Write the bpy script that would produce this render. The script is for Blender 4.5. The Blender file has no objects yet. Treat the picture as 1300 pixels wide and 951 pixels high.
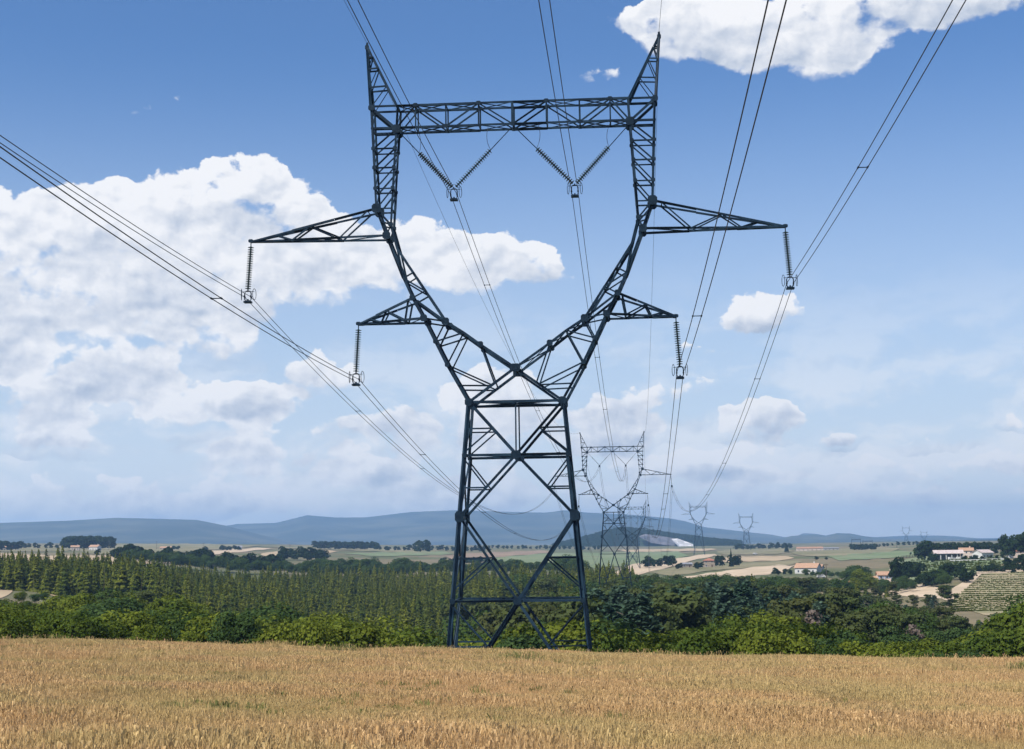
import bpy, math, random
import numpy as np
from mathutils import Vector, Matrix
random.seed(7); rng = np.random.default_rng(7)
R = math.radians
scene = bpy.context.scene
COL = scene.collection

# ------------------------------------------------------------------ camera
F, CX, CY, HOR = 1900.0, 650.0, 475.5, 690.0
PITCH = math.atan((HOR - CY) / F); ROLL = R(0.8)
cd = bpy.data.cameras.new("camera"); cam = bpy.data.objects.new("camera", cd); COL.objects.link(cam)
cd.sensor_width = 36; cd.lens = 36 * F / 1300; cd.clip_end = 60000; cd.clip_start = 0.5
_c, _s = math.cos(ROLL), math.sin(ROLL)
_u0 = Vector((0, -math.sin(PITCH), math.cos(PITCH))); _r0 = Vector((1, 0, 0)); _f = Vector((0, math.cos(PITCH), math.sin(PITCH)))
_rr = _r0 * _c - _u0 * _s; _uu = _r0 * _s + _u0 * _c
cam.matrix_world = Matrix(((_rr.x, _uu.x, -_f.x, 0), (_rr.y, _uu.y, -_f.y, 0), (_rr.z, _uu.z, -_f.z, 0), (0, 0, 0, 1)))
scene.camera = cam

# ------------------------------------------------------------------ world, sun, exposure
SUN_EL = R(51); SX, SY = -0.78, -0.68
SUN_ROT = math.atan2(SX, SY)
sl = bpy.data.lights.new("sun", 'SUN'); sun = bpy.data.objects.new("sun", sl); COL.objects.link(sun)
sl.energy = 5.0; sl.angle = R(0.5); sl.color = (1.0, 0.955, 0.88)
_n = math.hypot(SX, SY); sdir = Vector((SX / _n * math.cos(SUN_EL), SY / _n * math.cos(SUN_EL), math.sin(SUN_EL)))
sun.rotation_euler = sdir.to_track_quat('Z', 'Y').to_euler()
sun.location = (0, 0, 300)
w = bpy.data.worlds.new("World"); scene.world = w; w.use_nodes = True
try:
    w.cycles.sampling_method = 'MANUAL'; w.cycles.sample_map_resolution = 256
except Exception: pass
scene.view_settings.view_transform = 'Standard'; scene.view_settings.look = 'None'
scene.view_settings.exposure = 0.35; scene.view_settings.gamma = 1
scene.cycles.use_denoising = True; scene.cycles.use_adaptive_sampling = True; scene.cycles.adaptive_threshold = 0.02
scene.cycles.max_bounces = 5; scene.cycles.diffuse_bounces = 1; scene.cycles.glossy_bounces = 2
scene.cycles.transmission_bounces = 3; scene.cycles.volume_bounces = 1; scene.cycles.transparent_max_bounces = 8
scene.cycles.caustics_reflective = False; scene.cycles.caustics_refractive = False

class NT:
    """tiny node-tree helper"""
    def __init__(s, t): s.t = t; s.n = t.nodes; s.l = t.links
    def new(s, typ, ins=None, **kw):
        n = s.n.new(typ)
        for k, v in kw.items(): setattr(n, k, v)
        for k, v in (ins or {}).items(): s.put(n.inputs[k], v)
        return n
    def put(s, sock, v):
        if isinstance(v, bpy.types.NodeSocket): s.l.new(v, sock)
        else: sock.default_value = v
    def math(s, op, a, b=0.0, c=0.0, clamp=False):
        n = s.n.new('ShaderNodeMath'); n.operation = op; n.use_clamp = clamp
        s.put(n.inputs[0], a); s.put(n.inputs[1], b)
        if op in ('MULTIPLY_ADD',): s.put(n.inputs[2], c)
        return n.outputs[0]
    def vec(s, op, a, b=(0, 0, 0), c=(0, 0, 0)):
        n = s.n.new('ShaderNodeVectorMath'); n.operation = op
        s.put(n.inputs[0], a); s.put(n.inputs[1], b)
        if op == 'MULTIPLY_ADD': s.put(n.inputs[2], c)
        return n.outputs['Value'] if op in ('DOT_PRODUCT', 'LENGTH') else n.outputs[0]
    def noise(s, vec, scale, detail=4.0, rough=0.5, dist=0.0):
        n = s.new('ShaderNodeTexNoise', {'Vector': vec, 'Scale': scale, 'Detail': detail, 'Roughness': rough, 'Distortion': dist})
        return n.outputs['Fac']
    def ramp(s, fac, a, b, ca=0.0, cb=1.0, smooth=True):
        n = s.new('ShaderNodeMapRange', {'Value': fac, 'From Min': a, 'From Max': b, 'To Min': ca, 'To Max': cb})
        n.interpolation_type = 'SMOOTHSTEP' if smooth else 'LINEAR'
        return n.outputs[0]
    def mix(s, fac, a, b):
        n = s.n.new('ShaderNodeMix'); n.data_type = 'RGBA'
        s.put(n.inputs[0], fac)
        for k, v in ((6, a), (7, b)):
            s.put(n.inputs[k], v if isinstance(v, bpy.types.NodeSocket) else (v[0], v[1], v[2], 1))
        return n.outputs[2]

def build_world():
    t = NT(w.node_tree); t.n.clear()
    out = t.new('ShaderNodeOutputWorld'); bg = t.new('ShaderNodeBackground')
    sky = t.new('ShaderNodeTexSky'); sky.sky_type = 'NISHITA'; sky.sun_disc = False
    sky.sun_elevation = SUN_EL; sky.sun_rotation = SUN_ROT
    sky.air_density = 1.0; sky.dust_density = 0.6; sky.ozone_density = 2.0; sky.altitude = 300
    tc = t.new('ShaderNodeTexCoord'); d = tc.outputs['Generated']
    sp = t.new('ShaderNodeSeparateXYZ', {0: d})
    az = t.math('ARCTAN2', sp.outputs[0], sp.outputs[1]); el = t.math('ARCSINE', sp.outputs[2])
    # angular coordinates, a unit is 1/1900 rad
    cu = t.math('MULTIPLY', az, 1900.0); cv = t.math('MULTIPLY', el, 1900.0)
    P = t.new('ShaderNodeCombineXYZ', {0: cu, 1: cv, 2: 0.0}).outputs[0]
    # billow warp of the cloud outlines
    wa = t.new('ShaderNodeTexNoise', {'Vector': P, 'Scale': 0.012, 'Detail': 5.0, 'Roughness': 0.6}).outputs['Color']
    wv = t.vec('SUBTRACT', wa, (0.5, 0.5, 0.5))
    Pw = t.vec('MULTIPLY_ADD', wv, (70, 46, 0), P)
    blobs = [  # u, v, ru, rv, weight : the cumulus seen over the valley (angles from the line of sight)
        (-345, 452, 58, 48, 1.0), (-385, 425, 80, 56, 1.0), (-295, 425, 62, 46, 0.9), (-260, 392, 56, 38, 0.8),
        (-510, 390, 95, 50, 1.0), (-610, 378, 90, 56, 1.0), (-440, 385, 140, 70, 1.0), (-250, 370, 90, 40, 0.8),
        (-560, 330, 160, 70, 1.0), (-380, 330, 150, 60, 0.9), (-190, 340, 80, 50, 0.6), (-480, 270, 190, 60, 0.55),
        (-130, 378, 62, 40, 1.0), (-60, 360, 62, 36, 0.9), (10, 360, 50, 36, 0.95), (50, 350, 46, 30, 0.9), (-90, 335, 110, 30, 0.6),
        (-360, 265, 40, 30, 0.9), (-520, 220, 100, 36, 0.9), (-400, 188, 95, 30, 0.85), (-320, 182, 60, 24, 0.8),
        (-600, 180, 100, 50, 0.7), (-640, 250, 60, 40, 0.8), (-230, 215, 70, 24, 0.8), (-480, 145, 160, 30, 0.5),
        (-90, 160, 120, 50, 0.8), (-10, 190, 70, 40, 0.8), (130, 160, 90, 52, 0.95), (60, 130, 120, 36, 0.6), (-260, 140, 120, 36, 0.5),
        (-100, 95, 260, 30, 0.5), (-450, 70, 330, 28, 0.65), (100, 65, 260, 26, 0.5), (-250, 45, 300, 18, 0.6),
        (345, 640, 210, 52, 1.0), (240, 640, 90, 36, 0.8), (370, 590, 95, 34, 0.85), (440, 600, 60, 26, 0.7), (480, 650, 100, 36, 0.9), (560, 648, 110, 30, 0.85), (650, 655, 80, 30, 0.8), (190, 655, 70, 26, 0.6), (122, 588, 34, 16, 0.66),
        (-560, 122, 60, 18, .75), (-330, 112, 80, 20, .7), (-190, 92, 60, 16, .7), (-420, 50, 90, 16, .7), (-40, 60, 80, 16, .7), (170, 90, 50, 16, .7), (330, 80, 60, 12, .65), (450, 95, 40, 10, .65), (230, 190, 60, 18, .55),
        (325, 284, 52, 24, 1.0), (300, 272, 40, 16, 0.8), (305, 148, 60, 32, 1.0), (335, 160, 36, 24, 0.9), (480, 338, 22, 6, 0.6), (240, 240, 110, 9, 0.35),
        (410, 122, 30, 13, 0.8), (512, 117, 38, 14, 0.85), (600, 95, 50, 14, 0.7), (250, 95, 90, 22, 0.65), (380, 60, 140, 20, 0.6),
        (540, 82, 130, 18, 0.6), (310, 38, 200, 14, 0.55), (610, 140, 26, 9, 0.7), (560, 50, 140, 16, .5),
        # cloud carries on outside the frame
        (-900, 330, 260, 120, 0.9), (1000, 280, 160, 60, 0.8), (1500, 420, 260, 90, 0.9), (-1700, 380, 320, 120, 0.9), (2500, 320, 380, 130, 0.9), (-2700, 320, 380, 120, 0.9),
        (150, 1080, 300, 110, 0.8), (3900, 320, 480, 130, 0.9), (-4000, 330, 480, 130, 0.9), (5300, 300, 450, 120, 0.9), (-5300, 300, 450, 120, 0.9),
    ]
    A = None
    for (u, v, ru, rv, wt) in blobs:   # each step hangs on the one before, which keeps the shader small
        src = Pw if A is None else t.vec('MULTIPLY_ADD', A, (1e-7, 1e-7, 1e-7), Pw)
        dd = t.vec('MULTIPLY_ADD', src, (1 / (1.25 * ru), 1 / (1.25 * rv), 0), (-u / (1.25 * ru), -v / (1.25 * rv), 1))
        q = t.math('MULTIPLY_ADD', t.vec('DOT_PRODUCT', dd, dd), -wt, 2 * wt, clamp=True)
        sc_ = t.new('ShaderNodeVectorMath', {0: dd, 3: q}, operation='SCALE').outputs[0]
        A = sc_ if A is None else t.vec('ADD', A, sc_)
    sa = t.new('ShaderNodeSeparateXYZ', {0: A}); vx, vy, S = sa.outputs[0], sa.outputs[1], sa.outputs[2]
    Sc = t.math('MINIMUM', S, 1.0)
    up = t.math('DIVIDE', vy, t.math('MAXIMUM', S, 0.05))
    lf = t.math('DIVIDE', vx, t.math('MAXIMUM', S, 0.05))
    Pn = t.vec('MULTIPLY', P, (1, 1.35, 1))
    wv2 = t.vec('MULTIPLY_ADD', wv, (26, 26, 0), Pn)
    def n2d(Q, sc, det, ro=.55):
        return t.new('ShaderNodeTexNoise', {'Vector': Q, 'Scale': sc, 'Detail': det, 'Roughness': ro}, noise_dimensions='2D').outputs[0]
    vb = t.new('ShaderNodeTexVoronoi', {'Vector': wv2, 'Scale': 0.026, 'Detail': 2.0, 'Roughness': 0.5}, voronoi_dimensions='2D', feature='SMOOTH_F1').outputs['Distance']
    n1 = t.math('MULTIPLY_ADD', vb, -0.26, n2d(wv2, 0.010, 8.0, .57))
    dens = t.math('ADD', t.math('MULTIPLY', Sc, 1.55), t.math('MULTIPLY_ADD', n1, 2.8, -1.70))
    alpha = t.new('ShaderNodeMapRange', {'Value': dens, 'From Min': 0.0, 'From Max': t.math('MAXIMUM', t.math('MULTIPLY_ADD', up, -0.55, 0.42), 0.22)}, interpolation_type='SMOOTHSTEP').outputs[0]
    veil = n2d(t.vec('MULTIPLY', Pw, (1, 2.6, 1)), 0.006, 6.0, .58)
    lowm = t.ramp(cv, 380, 40, 0.0, 0.75)
    va = t.math('MULTIPLY', t.ramp(veil, 0.40, 0.62), lowm)
    alpha = t.math('MAXIMUM', alpha, va)
    # light from the upper left: bright where the cloud falls off towards the sun, grey under the thick parts
    g = t.math('SUBTRACT', n2d(wv2, 0.0125, 6.0, .52), n2d(t.vec('ADD', wv2, (-6, 11, 0)), 0.0125, 6.0, .52))
    g = t.math('MULTIPLY', g, 2.6)
    thick = t.ramp(dens, 0.15, 1.5, 0.32, -0.10, False)
    lit = t.math('ADD', t.math('ADD', t.math('MULTIPLY', up, 0.75), g), t.math('MULTIPLY_ADD', veil, 1.3, 0.06))
    lit = t.math('ADD', lit, t.math('MULTIPLY_ADD', vb, -0.5, thick))
    lit = t.ramp(lit, -0.30, 0.80, smooth=False)
    cc = t.mix(lit, (0.45, 0.53, 0.67), (0.95, 0.955, 0.98))
    far = t.ramp(cv, -20, 120)
    cc = t.mix(far, t.mix(0.4, cc, (1.02, 1.02, 1.03)), cc)
    skyc = t.vec('MULTIPLY', sky.outputs[0], (0.070, 0.098, 0.131))
    skyc = t.mix(t.ramp(cv, -20, 640, 0.88, 0.0), skyc, t.mix(t.ramp(cv, -20, 200), (0.98, 0.99, 1.0), (0.70, 0.79, 0.90)))
    col = t.mix(alpha, skyc, cc)
    t.put(bg.inputs[0], col); bg.inputs[1].default_value = 0.80
    t.l.new(bg.outputs[0], out.inputs[0])
build_world()

# ------------------------------------------------------------------ tagging and linking
def tag(o, label=None, cat=None, group=None, kind=None):
    if label: o['label'] = label
    if cat: o['category'] = cat
    if group: o['group'] = group
    if kind: o['kind'] = kind
    return o
def link(o, parent=None):
    COL.objects.link(o)
    if parent is not None: o.parent = parent
    return o
def mesh_np(name, V, Fc, mats, smooth=False, midx=None):
    """V (n,3); Fc (m,k) array of k-gons"""
    me = bpy.data.meshes.new(name)
    V = np.asarray(V, dtype=np.float32); Fc = np.asarray(Fc, dtype=np.int32)
    k = Fc.shape[1]; m = len(Fc)
    me.vertices.add(len(V)); me.vertices.foreach_set('co', V.ravel())
    me.loops.add(m * k); me.loops.foreach_set('vertex_index', Fc.ravel())
    me.polygons.add(m); me.polygons.foreach_set('loop_start', np.arange(0, m * k, k, dtype=np.int32))
    me.polygons.foreach_set('loop_total', np.full(m, k, dtype=np.int32))
    if smooth: me.polygons.foreach_set('use_smooth', np.ones(m, dtype=bool))
    for mt in (mats if isinstance(mats, (list, tuple)) else [mats]): me.materials.append(mt)
    if midx is not None: me.polygons.foreach_set('material_index', np.asarray(midx, dtype=np.int32))
    me.update(calc_edges=True)
    return me
def obj(name, me, parent=None):
    return link(bpy.data.objects.new(name, me), parent)
def empty(name, loc, rz=0.0, parent=None):
    o = bpy.data.objects.new(name, None); o.empty_display_size = 0.5
    o.location = loc; o.rotation_euler = (0, 0, rz)
    return link(o, parent)
class MB:
    """collects boxes, bars and tubes into one mesh (quads and tris)"""
    def __init__(s): s.v = []; s.f = []
    def add(s, V, Fs):
        b = len(s.v); s.v += [tuple(p) for p in V]; s.f += [tuple(b + i for i in f) for f in Fs]
    def box(s, c, size, rz=0.0):
        hx, hy, hz = size[0] / 2, size[1] / 2, size[2] / 2; ca, sa = math.cos(rz), math.sin(rz)
        V = []
        for z in (-hz, hz):
            for x, y in ((-hx, -hy), (hx, -hy), (hx, hy), (-hx, hy)):
                V.append((c[0] + x * ca - y * sa, c[1] + x * sa + y * ca, c[2] + z))
        s.add(V, [(3, 2, 1, 0), (4, 5, 6, 7), (0, 1, 5, 4), (1, 2, 6, 5), (2, 3, 7, 6), (3, 0, 4, 7)])
    def tube(s, pts, r, n=5, cap=True):
        pts = [Vector(p) for p in pts]; V = []; Fs = []; m = len(pts)
        rr = r if isinstance(r, (list, tuple)) else [r] * m
        for i, p in enumerate(pts):
            t = (pts[min(i + 1, m - 1)] - pts[max(i - 1, 0)]).normalized()
            a = Vector((0, 0, 1)) if abs(t.z) < 0.95 else Vector((1, 0, 0))
            x = t.cross(a).normalized(); y = x.cross(t)
            for j in range(n):
                an = 2 * math.pi * j / n; V.append(p + (x * math.cos(an) + y * math.sin(an)) * rr[i])
        for i in range(m - 1):
            for j in range(n):
                k = (j + 1) % n; Fs.append((i * n + j, i * n + k, (i + 1) * n + k, (i + 1) * n + j))
        if cap: Fs.append(tuple(range(n - 1, -1, -1))); Fs.append(tuple(range((m - 1) * n, m * n)))
        s.add(V, Fs)
    def lathe(s, prof, n=12, M=None):
        V = []; Fs = []
        for (r, z) in prof:
            for j in range(n):
                an = 2 * math.pi * j / n; p = Vector((r * math.cos(an), r * math.sin(an), z)); V.append(M @ p if M else p)
        for i in range(len(prof) - 1):
            for j in range(n):
                k = (j + 1) % n; Fs.append((i * n + j, i * n + k, (i + 1) * n + k, (i + 1) * n + j))
        s.add(V, Fs)
    def mesh(s, name, mat, smooth=False):
        me = bpy.data.meshes.new(name); me.from_pydata([tuple(v) for v in s.v], [], s.f)
        me.materials.append(mat)
        if smooth: me.polygons.foreach_set('use_smooth', np.ones(len(me.polygons), dtype=bool))
        me.update(); return me
    def build(s, name, mat, parent=None, smooth=False): return obj(name, s.mesh(name, mat, smooth), parent)

# ------------------------------------------------------------------ materials
MATS = {}
def mat(name, fn):
    m = bpy.data.materials.new(name); m.use_nodes = True; t = NT(m.node_tree)
    t.n.clear(); out = t.new('ShaderNodeOutputMaterial'); b = t.new('ShaderNodeBsdfPrincipled')
    t.l.new(b.outputs[0], out.inputs[0]); t.out = out; t.b = b
    b.inputs['Roughness'].default_value = 0.85; b.inputs['Specular IOR Level'].default_value = 0.25
    fn(t); MATS[name] = m; return m
def noisy(name, a, b, scale, detail=5, rough=0.9, lo=0.35, hi=0.65, coord='Object', bump=0.0, bscale=None, stretch=(1, 1, 1), metal=0.0, rnd=0.0, dist=0.0):
    def fn(t):
        tc = t.new('ShaderNodeTexCoord').outputs[coord] if coord != 'World' else t.new('ShaderNodeNewGeometry').outputs['Position']
        v = t.vec('MULTIPLY', tc, stretch)
        f = t.ramp(t.noise(v, scale, detail, 0.6, dist), lo, hi)
        c = t.mix(f, a, b)
        if rnd:
            r = t.new('ShaderNodeObjectInfo').outputs['Random']
            c = t.mix(t.ramp(r, 0, 1, 0, rnd, False), c, (a[0] * .5, a[1] * .5, a[2] * .5))
        t.put(t.b.inputs['Base Color'], c); t.b.inputs['Roughness'].default_value = rough; t.b.inputs['Metallic'].default_value = metal * 0; t.b.inputs['Specular IOR Level'].default_value = 0.12 if metal else 0.25
        if bump:
            bn = t.new('ShaderNodeBump', {'Strength': bump, 'Distance': 0.1, 'Height': t.noise(v, bscale or scale * 4, 4, 0.6)})
            t.l.new(bn.outputs[0], t.b.inputs['Normal'])
    return mat(name, fn)
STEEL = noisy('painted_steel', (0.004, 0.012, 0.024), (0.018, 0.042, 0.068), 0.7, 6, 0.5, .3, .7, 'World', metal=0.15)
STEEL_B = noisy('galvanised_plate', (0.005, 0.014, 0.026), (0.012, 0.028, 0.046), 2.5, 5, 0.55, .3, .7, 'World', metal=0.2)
CABLE = noisy('aluminium_cable', (0.045, 0.05, 0.06), (0.07, 0.075, 0.085), 3, 3, 0.6, coord='World', metal=0.2)
GLASSY = noisy('insulator_glass', (0.012, 0.03, 0.035), (0.03, 0.06, 0.06), 6, 3, 0.25, coord='World')
CONCRETE = noisy('concrete', (0.28, 0.27, 0.25), (0.4, 0.39, 0.36), 2, 5)
def foliage(name, dark, light, tint, transl=0.35):
    def fn(t):
        isl = t.new('ShaderNodeNewGeometry').outputs['Random Per Island']
        rnd = t.new('ShaderNodeObjectInfo').outputs['Random']
        tc = t.new('ShaderNodeTexCoord').outputs['Object']
        cl = t.ramp(t.noise(tc, 0.9, 3, 0.6), 0.35, 0.65)
        f = t.math('ADD', t.math('MULTIPLY', isl, 0.55), t.math('MULTIPLY', cl, 0.45))
        c = t.mix(f, dark, light); c = t.mix(t.math('MULTIPLY', t.math('POWER', rnd, 1.5), 0.85), c, tint)
        t.n.remove(t.b)
        df = t.new('ShaderNodeBsdfDiffuse', {'Color': c}); tr = t.new('ShaderNodeBsdfTranslucent', {'Color': c})
        mx = t.new('ShaderNodeMixShader', {0: transl}); t.l.new(df.outputs[0], mx.inputs[1]); t.l.new(tr.outputs[0], mx.inputs[2])
        t.l.new(mx.outputs[0], t.out.inputs[0])
    return mat(name, fn)
FOL = {
    'conifer': foliage('spruce_needles', (0.030, 0.050, 0.008), (0.270, 0.275, 0.040), (0.060, 0.090, 0.020)),
    'cedar': foliage('cedar_needles', (0.030, 0.060, 0.036), (0.130, 0.190, 0.130), (0.045, 0.090, 0.050)),
    'pine': foliage('pine_needles', (0.030, 0.048, 0.014), (0.115, 0.145, 0.050), (0.080, 0.085, 0.030)),
    'bush': foliage('bush_leaves', (0.040, 0.066, 0.010), (0.225, 0.250, 0.034), (0.060, 0.095, 0.018)),
    'oak': foliage('oak_leaves', (0.024, 0.048, 0.016), (0.090, 0.140, 0.045), (0.060, 0.095, 0.020)),
    'dark': foliage('far_tree_leaves', (0.012, 0.026, 0.010), (0.040, 0.062, 0.020), (0.016, 0.030, 0.010)),
    'dead': foliage('dead_twigs', (0.10, 0.075, 0.06), (0.22, 0.17, 0.14), (0.14, 0.11, 0.09), 0.1),
}
BARK = noisy('bark', (0.05, 0.038, 0.028), (0.12, 0.095, 0.07), 4, 5)

# ------------------------------------------------------------------ terrain height
DS = np.array([95, 120, 160, 220, 300, 400, 550, 750, 950, 1300, 1800, 2500, 3500, 5000, 14000.])
PX = np.array([0, 150, 310, 440, 574, 764, 900, 1000, 1100, 1200, 1300.])
PY = np.array([
    [832, 842, 830, 806, 772, 752, 738, 724, 712, 704, 698, 693, 690, 691, 694],
    [836, 850, 842, 820, 790, 766, 745, 726, 713, 705, 698, 693, 690, 691, 694],
    [842, 862, 868, 858, 840, 815, 778, 748, 728, 712, 701, 695, 691, 692, 694],
    [856, 880, 888, 885, 875, 850, 802, 758, 732, 714, 703, 697, 692, 692, 693],
    [872, 915, 928, 925, 905, 850, 790, 754, 732, 716, 704, 697, 693, 692, 692],
    [876, 914, 920, 900, 865, 815, 768, 746, 730, 716, 706, 699, 694, 692, 691],
    [860, 888, 895, 885, 855, 815, 770, 742, 727, 714, 704, 698, 693, 691, 690],
    [862, 886, 885, 868, 838, 800, 762, 738, 722, 711, 702, 696, 692, 690, 689],
    [864, 884, 878, 858, 828, 795, 765, 742, 722, 708, 699, 694, 690, 688, 688],
    [866, 882, 872, 850, 820, 792, 754, 722, 709, 700, 694, 690, 688, 687, 687],
    [868, 880, 868, 846, 818, 790, 748, 718, 706, 698, 692, 689, 687, 686, 686.]])
UC = (PX - CX) / F
SLOPE = -(PY - (HOR - np.tan(ROLL) * (PX - CX))[:, None]) / F
ZT = SLOPE * DS[None, :]
LD = np.log(DS)
def H(x, y):
    x = np.asarray(x, float); y = np.asarray(y, float)
    r = np.hypot(x, y); az = np.clip(np.arctan2(x, y), R(-22), R(22)); u = np.tan(az); d = np.maximum(r * np.cos(az), 0.01)
    iu = np.clip(np.searchsorted(UC, u) - 1, 0, len(UC) - 2); fu = np.clip((u - UC[iu]) / (UC[iu + 1] - UC[iu]), 0, 1); fu = fu * fu * (3 - 2 * fu) * .4 + fu * .6
    l = np.log(np.maximum(d, 95)); il = np.clip(np.searchsorted(LD, l) - 1, 0, len(LD) - 2); fl = np.clip((l - LD[il]) / (LD[il + 1] - LD[il]), 0, 1)
    z = (ZT[iu, il] * (1 - fl) + ZT[iu, il + 1] * fl) * (1 - fu) + (ZT[iu + 1, il] * (1 - fl) + ZT[iu + 1, il + 1] * fl) * fu
    ya = np.maximum(y, -150)
    plane = -1.7 - 0.051 * ya - 0.032 * x + 0.09 * np.sin(x * .23 + 1) * np.sin(y * .19) + 0.07 * np.sin(x * .11 + 4) + 0.03 * np.sin(x * .9) * np.sin(y * .7 + 2)
    k = np.clip((d - 80) / (98 - 80), 0, 1); k = k * k * (3 - 2 * k)
    z = plane * (1 - k) + z * k
    far = np.clip((d - 120) / 400, 0, 1)
    return z + far * (0.5 * np.sin(x * .021 + 2) * np.sin(y * .017) + 0.25 * np.sin(x * .06 + y * .045))
def hz(x, y): return float(H(x, y))
def at(px, d):
    """ground point at depth d in the direction whose bearing is px"""
    x = (px - CX) / F * d
    return Vector((x, d, hz(x, d)))
def py_z(px, py, d):
    """height of the line of sight (px,py) at depth d"""
    return -(py - (HOR - math.tan(ROLL) * (px - CX))) / F * d
_dd = np.exp(np.linspace(math.log(105), math.log(5200), 700))
def hit(px, py, dmin=110):
    s = -(py - (HOR - math.tan(ROLL) * (px - CX))) / F
    x = (px - CX) / F * _dd
    ok = (H(x, _dd) / _dd >= s) & (_dd > dmin)
    i = int(np.argmax(ok)) if ok.any() else len(_dd) - 1
    return float(_dd[i])

def polar(name, azs, rs, mats, lift=0.0):
    A, Rr = np.meshgrid(azs, rs, indexing='ij'); x = Rr * np.sin(A); y = Rr * np.cos(A); z = H(x, y) + lift
    V = np.stack([x, y, z], -1).reshape(-1, 3); n, m = len(azs), len(rs)
    i, j = np.meshgrid(np.arange(n - 1), np.arange(m - 1), indexing='ij'); a = (i * m + j).ravel()
    return mesh_np(name, V, np.stack([a, a + 1, a + m + 1, a + m], 1), mats, True)

def m_ground(t):
    P = t.new('ShaderNodeNewGeometry').outputs['Position']
    a = t.ramp(t.noise(P, 0.006, 4, 0.55), 0.42, 0.58); b = t.ramp(t.noise(P, 0.05, 5, 0.6), 0.3, 0.7)
    c = t.mix(a, (0.20, 0.155, 0.085), (0.105, 0.115, 0.045)); c = t.mix(t.math('MULTIPLY', b, 0.4), c, (0.06, 0.065, 0.03))
    t.put(t.b.inputs['Base Color'], c); t.b.inputs['Roughness'].default_value = 1
GROUND = mat('valley_ground', m_ground)
def m_field(t):
    P = t.new('ShaderNodeNewGeometry').outputs['Position']
    a = t.ramp(t.noise(P, 0.12, 4, 0.6), 0.38, 0.62); b = t.ramp(t.noise(P, 2.5, 6, 0.7), 0.3, 0.7)
    c = t.mix(a, (0.33, 0.20, 0.095), (0.27, 0.20, 0.09)); c = t.mix(t.math('MULTIPLY', b, 0.45), c, (0.13, 0.085, 0.04))
    t.put(t.b.inputs['Base Color'], c); t.b.inputs['Roughness'].default_value = 1
    bn = t.new('ShaderNodeBump', {'Strength': 0.8, 'Distance': 0.15, 'Height': t.noise(P, 5, 6, 0.7)}); t.l.new(bn.outputs[0], t.b.inputs['Normal'])
FIELD = mat('dry_field_soil', m_field)
azs = np.concatenate([np.radians(np.arange(-180, -26, 6.0)), np.radians(np.arange(-26, 26.01, 0.25)), np.radians(np.arange(32, 181, 6.0))])
azs[0] = -math.pi; azs[-1] = math.pi
tag(obj('ground', polar('ground', azs, np.exp(np.linspace(math.log(96), math.log(13000), 150)), GROUND)), kind='structure')
tag(obj('dry_field', polar('dry_field', azs, np.concatenate([[0.05], np.arange(2, 97, 1.0), [97.5]]), FIELD, 0.03)), kind='structure')

# ------------------------------------------------------------------ draped field patches
def patch(name, pts, m, step=4, K=8, lift=0.00025):
    pts = [(float(a), float(b)) for a, b in pts]; x0 = min(p[0] for p in pts); x1 = max(p[0] for p in pts)
    n = max(6, int((x1 - x0) / step)); V = []; Fc = []; cols = 0
    for i in range(n + 1):
        x = x0 + (x1 - x0) * (i + 0.02 * (i == 0) - 0.02 * (i == n)) / n; ys = []
        for (ax, ay), (bx, by) in zip(pts, pts[1:] + pts[:1]):
            if (ax - x) * (bx - x) <= 0 and ax != bx: ys.append(ay + (by - ay) * (x - ax) / (bx - ax))
        if len(ys) < 2: continue
        y0, y1 = min(ys), max(ys); tp_ = min(1, max(.02, (x - x0) / 14), max(.02, (x1 - x) / 14)) ** .6; ym = (y0 + y1) / 2; y0, y1 = ym + (y0 - ym) * tp_, ym + (y1 - ym) * tp_; wob = 0.35 * math.sin(x * .21 + len(pts)) 
        dn, df = hit(x, y1 + wob), hit(x, y0 + wob)
        for k in range(K + 1):
            d = dn * (df / dn) ** (k / K); p = at(x, d); V.append((p.x, p.y, p.z + lift * d + 0.05))
        if cols:
            b = (cols - 1) * (K + 1)
            for k in range(K): Fc.append((b + k, b + K + 1 + k, b + K + 2 + k, b + k + 1))
        cols += 1
    if Fc: tag(obj(name, mesh_np(name, V, Fc, m, True)), kind='structure')
STUB = noisy('stubble', (0.44, 0.33, 0.20), (0.34, 0.25, 0.15), 0.03, 5, coord='World', stretch=(1, .4, 1))
TAN = noisy('bare_track_earth', (0.52, 0.40, 0.27), (0.42, 0.32, 0.21), 0.05, 5, coord='World')
SAGE = noisy('green_crop', (0.135, 0.175, 0.075), (0.18, 0.20, 0.10), 0.02, 4, coord='World', stretch=(1, .3, 1))
OLIVE = noisy('dry_meadow', (0.155, 0.145, 0.065), (0.24, 0.20, 0.11), 0.02, 5, coord='World', stretch=(1, .4, 1))
BROWN = noisy('ploughed_field', (0.22, 0.15, 0.10), (0.28, 0.20, 0.13), 0.03, 4, coord='World')
patch('stubble_field', [(-30, 701), (75, 706), (150, 705), (235, 704), (242, 713), (150, 718), (-30, 720)], STUB)
patch('dry_meadow', [(100, 691), (250, 690.8), (335, 693.5), (258, 699), (215, 703), (100, 704)], OLIVE)
patch('dry_meadow', [(-30, 693), (100, 692), (100, 700), (-30, 701)], OLIVE)
patch('track', [(215, 706), (240, 701.5), (330, 696), (350, 696.5), (282, 703.5), (225, 709)], TAN)
patch('stubble_field', [(330, 701), (408, 698.5), (430, 700), (405, 706), (330, 708)], STUB)
patch('dry_meadow', [(330, 695), (420, 694), (520, 698), (560, 699), (540, 703), (430, 699)], OLIVE)
patch('green_field', [(430, 703), (560, 700), (575, 704), (480, 707)], SAGE)
patch('ploughed_field', [(560, 706), (610, 702), (700, 699), (700, 702), (610, 709), (575, 713)], BROWN)
patch('green_field', [(600, 710), (690, 703), (855, 700.5), (872, 706), (820, 716), (720, 723), (640, 722)], SAGE)
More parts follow.
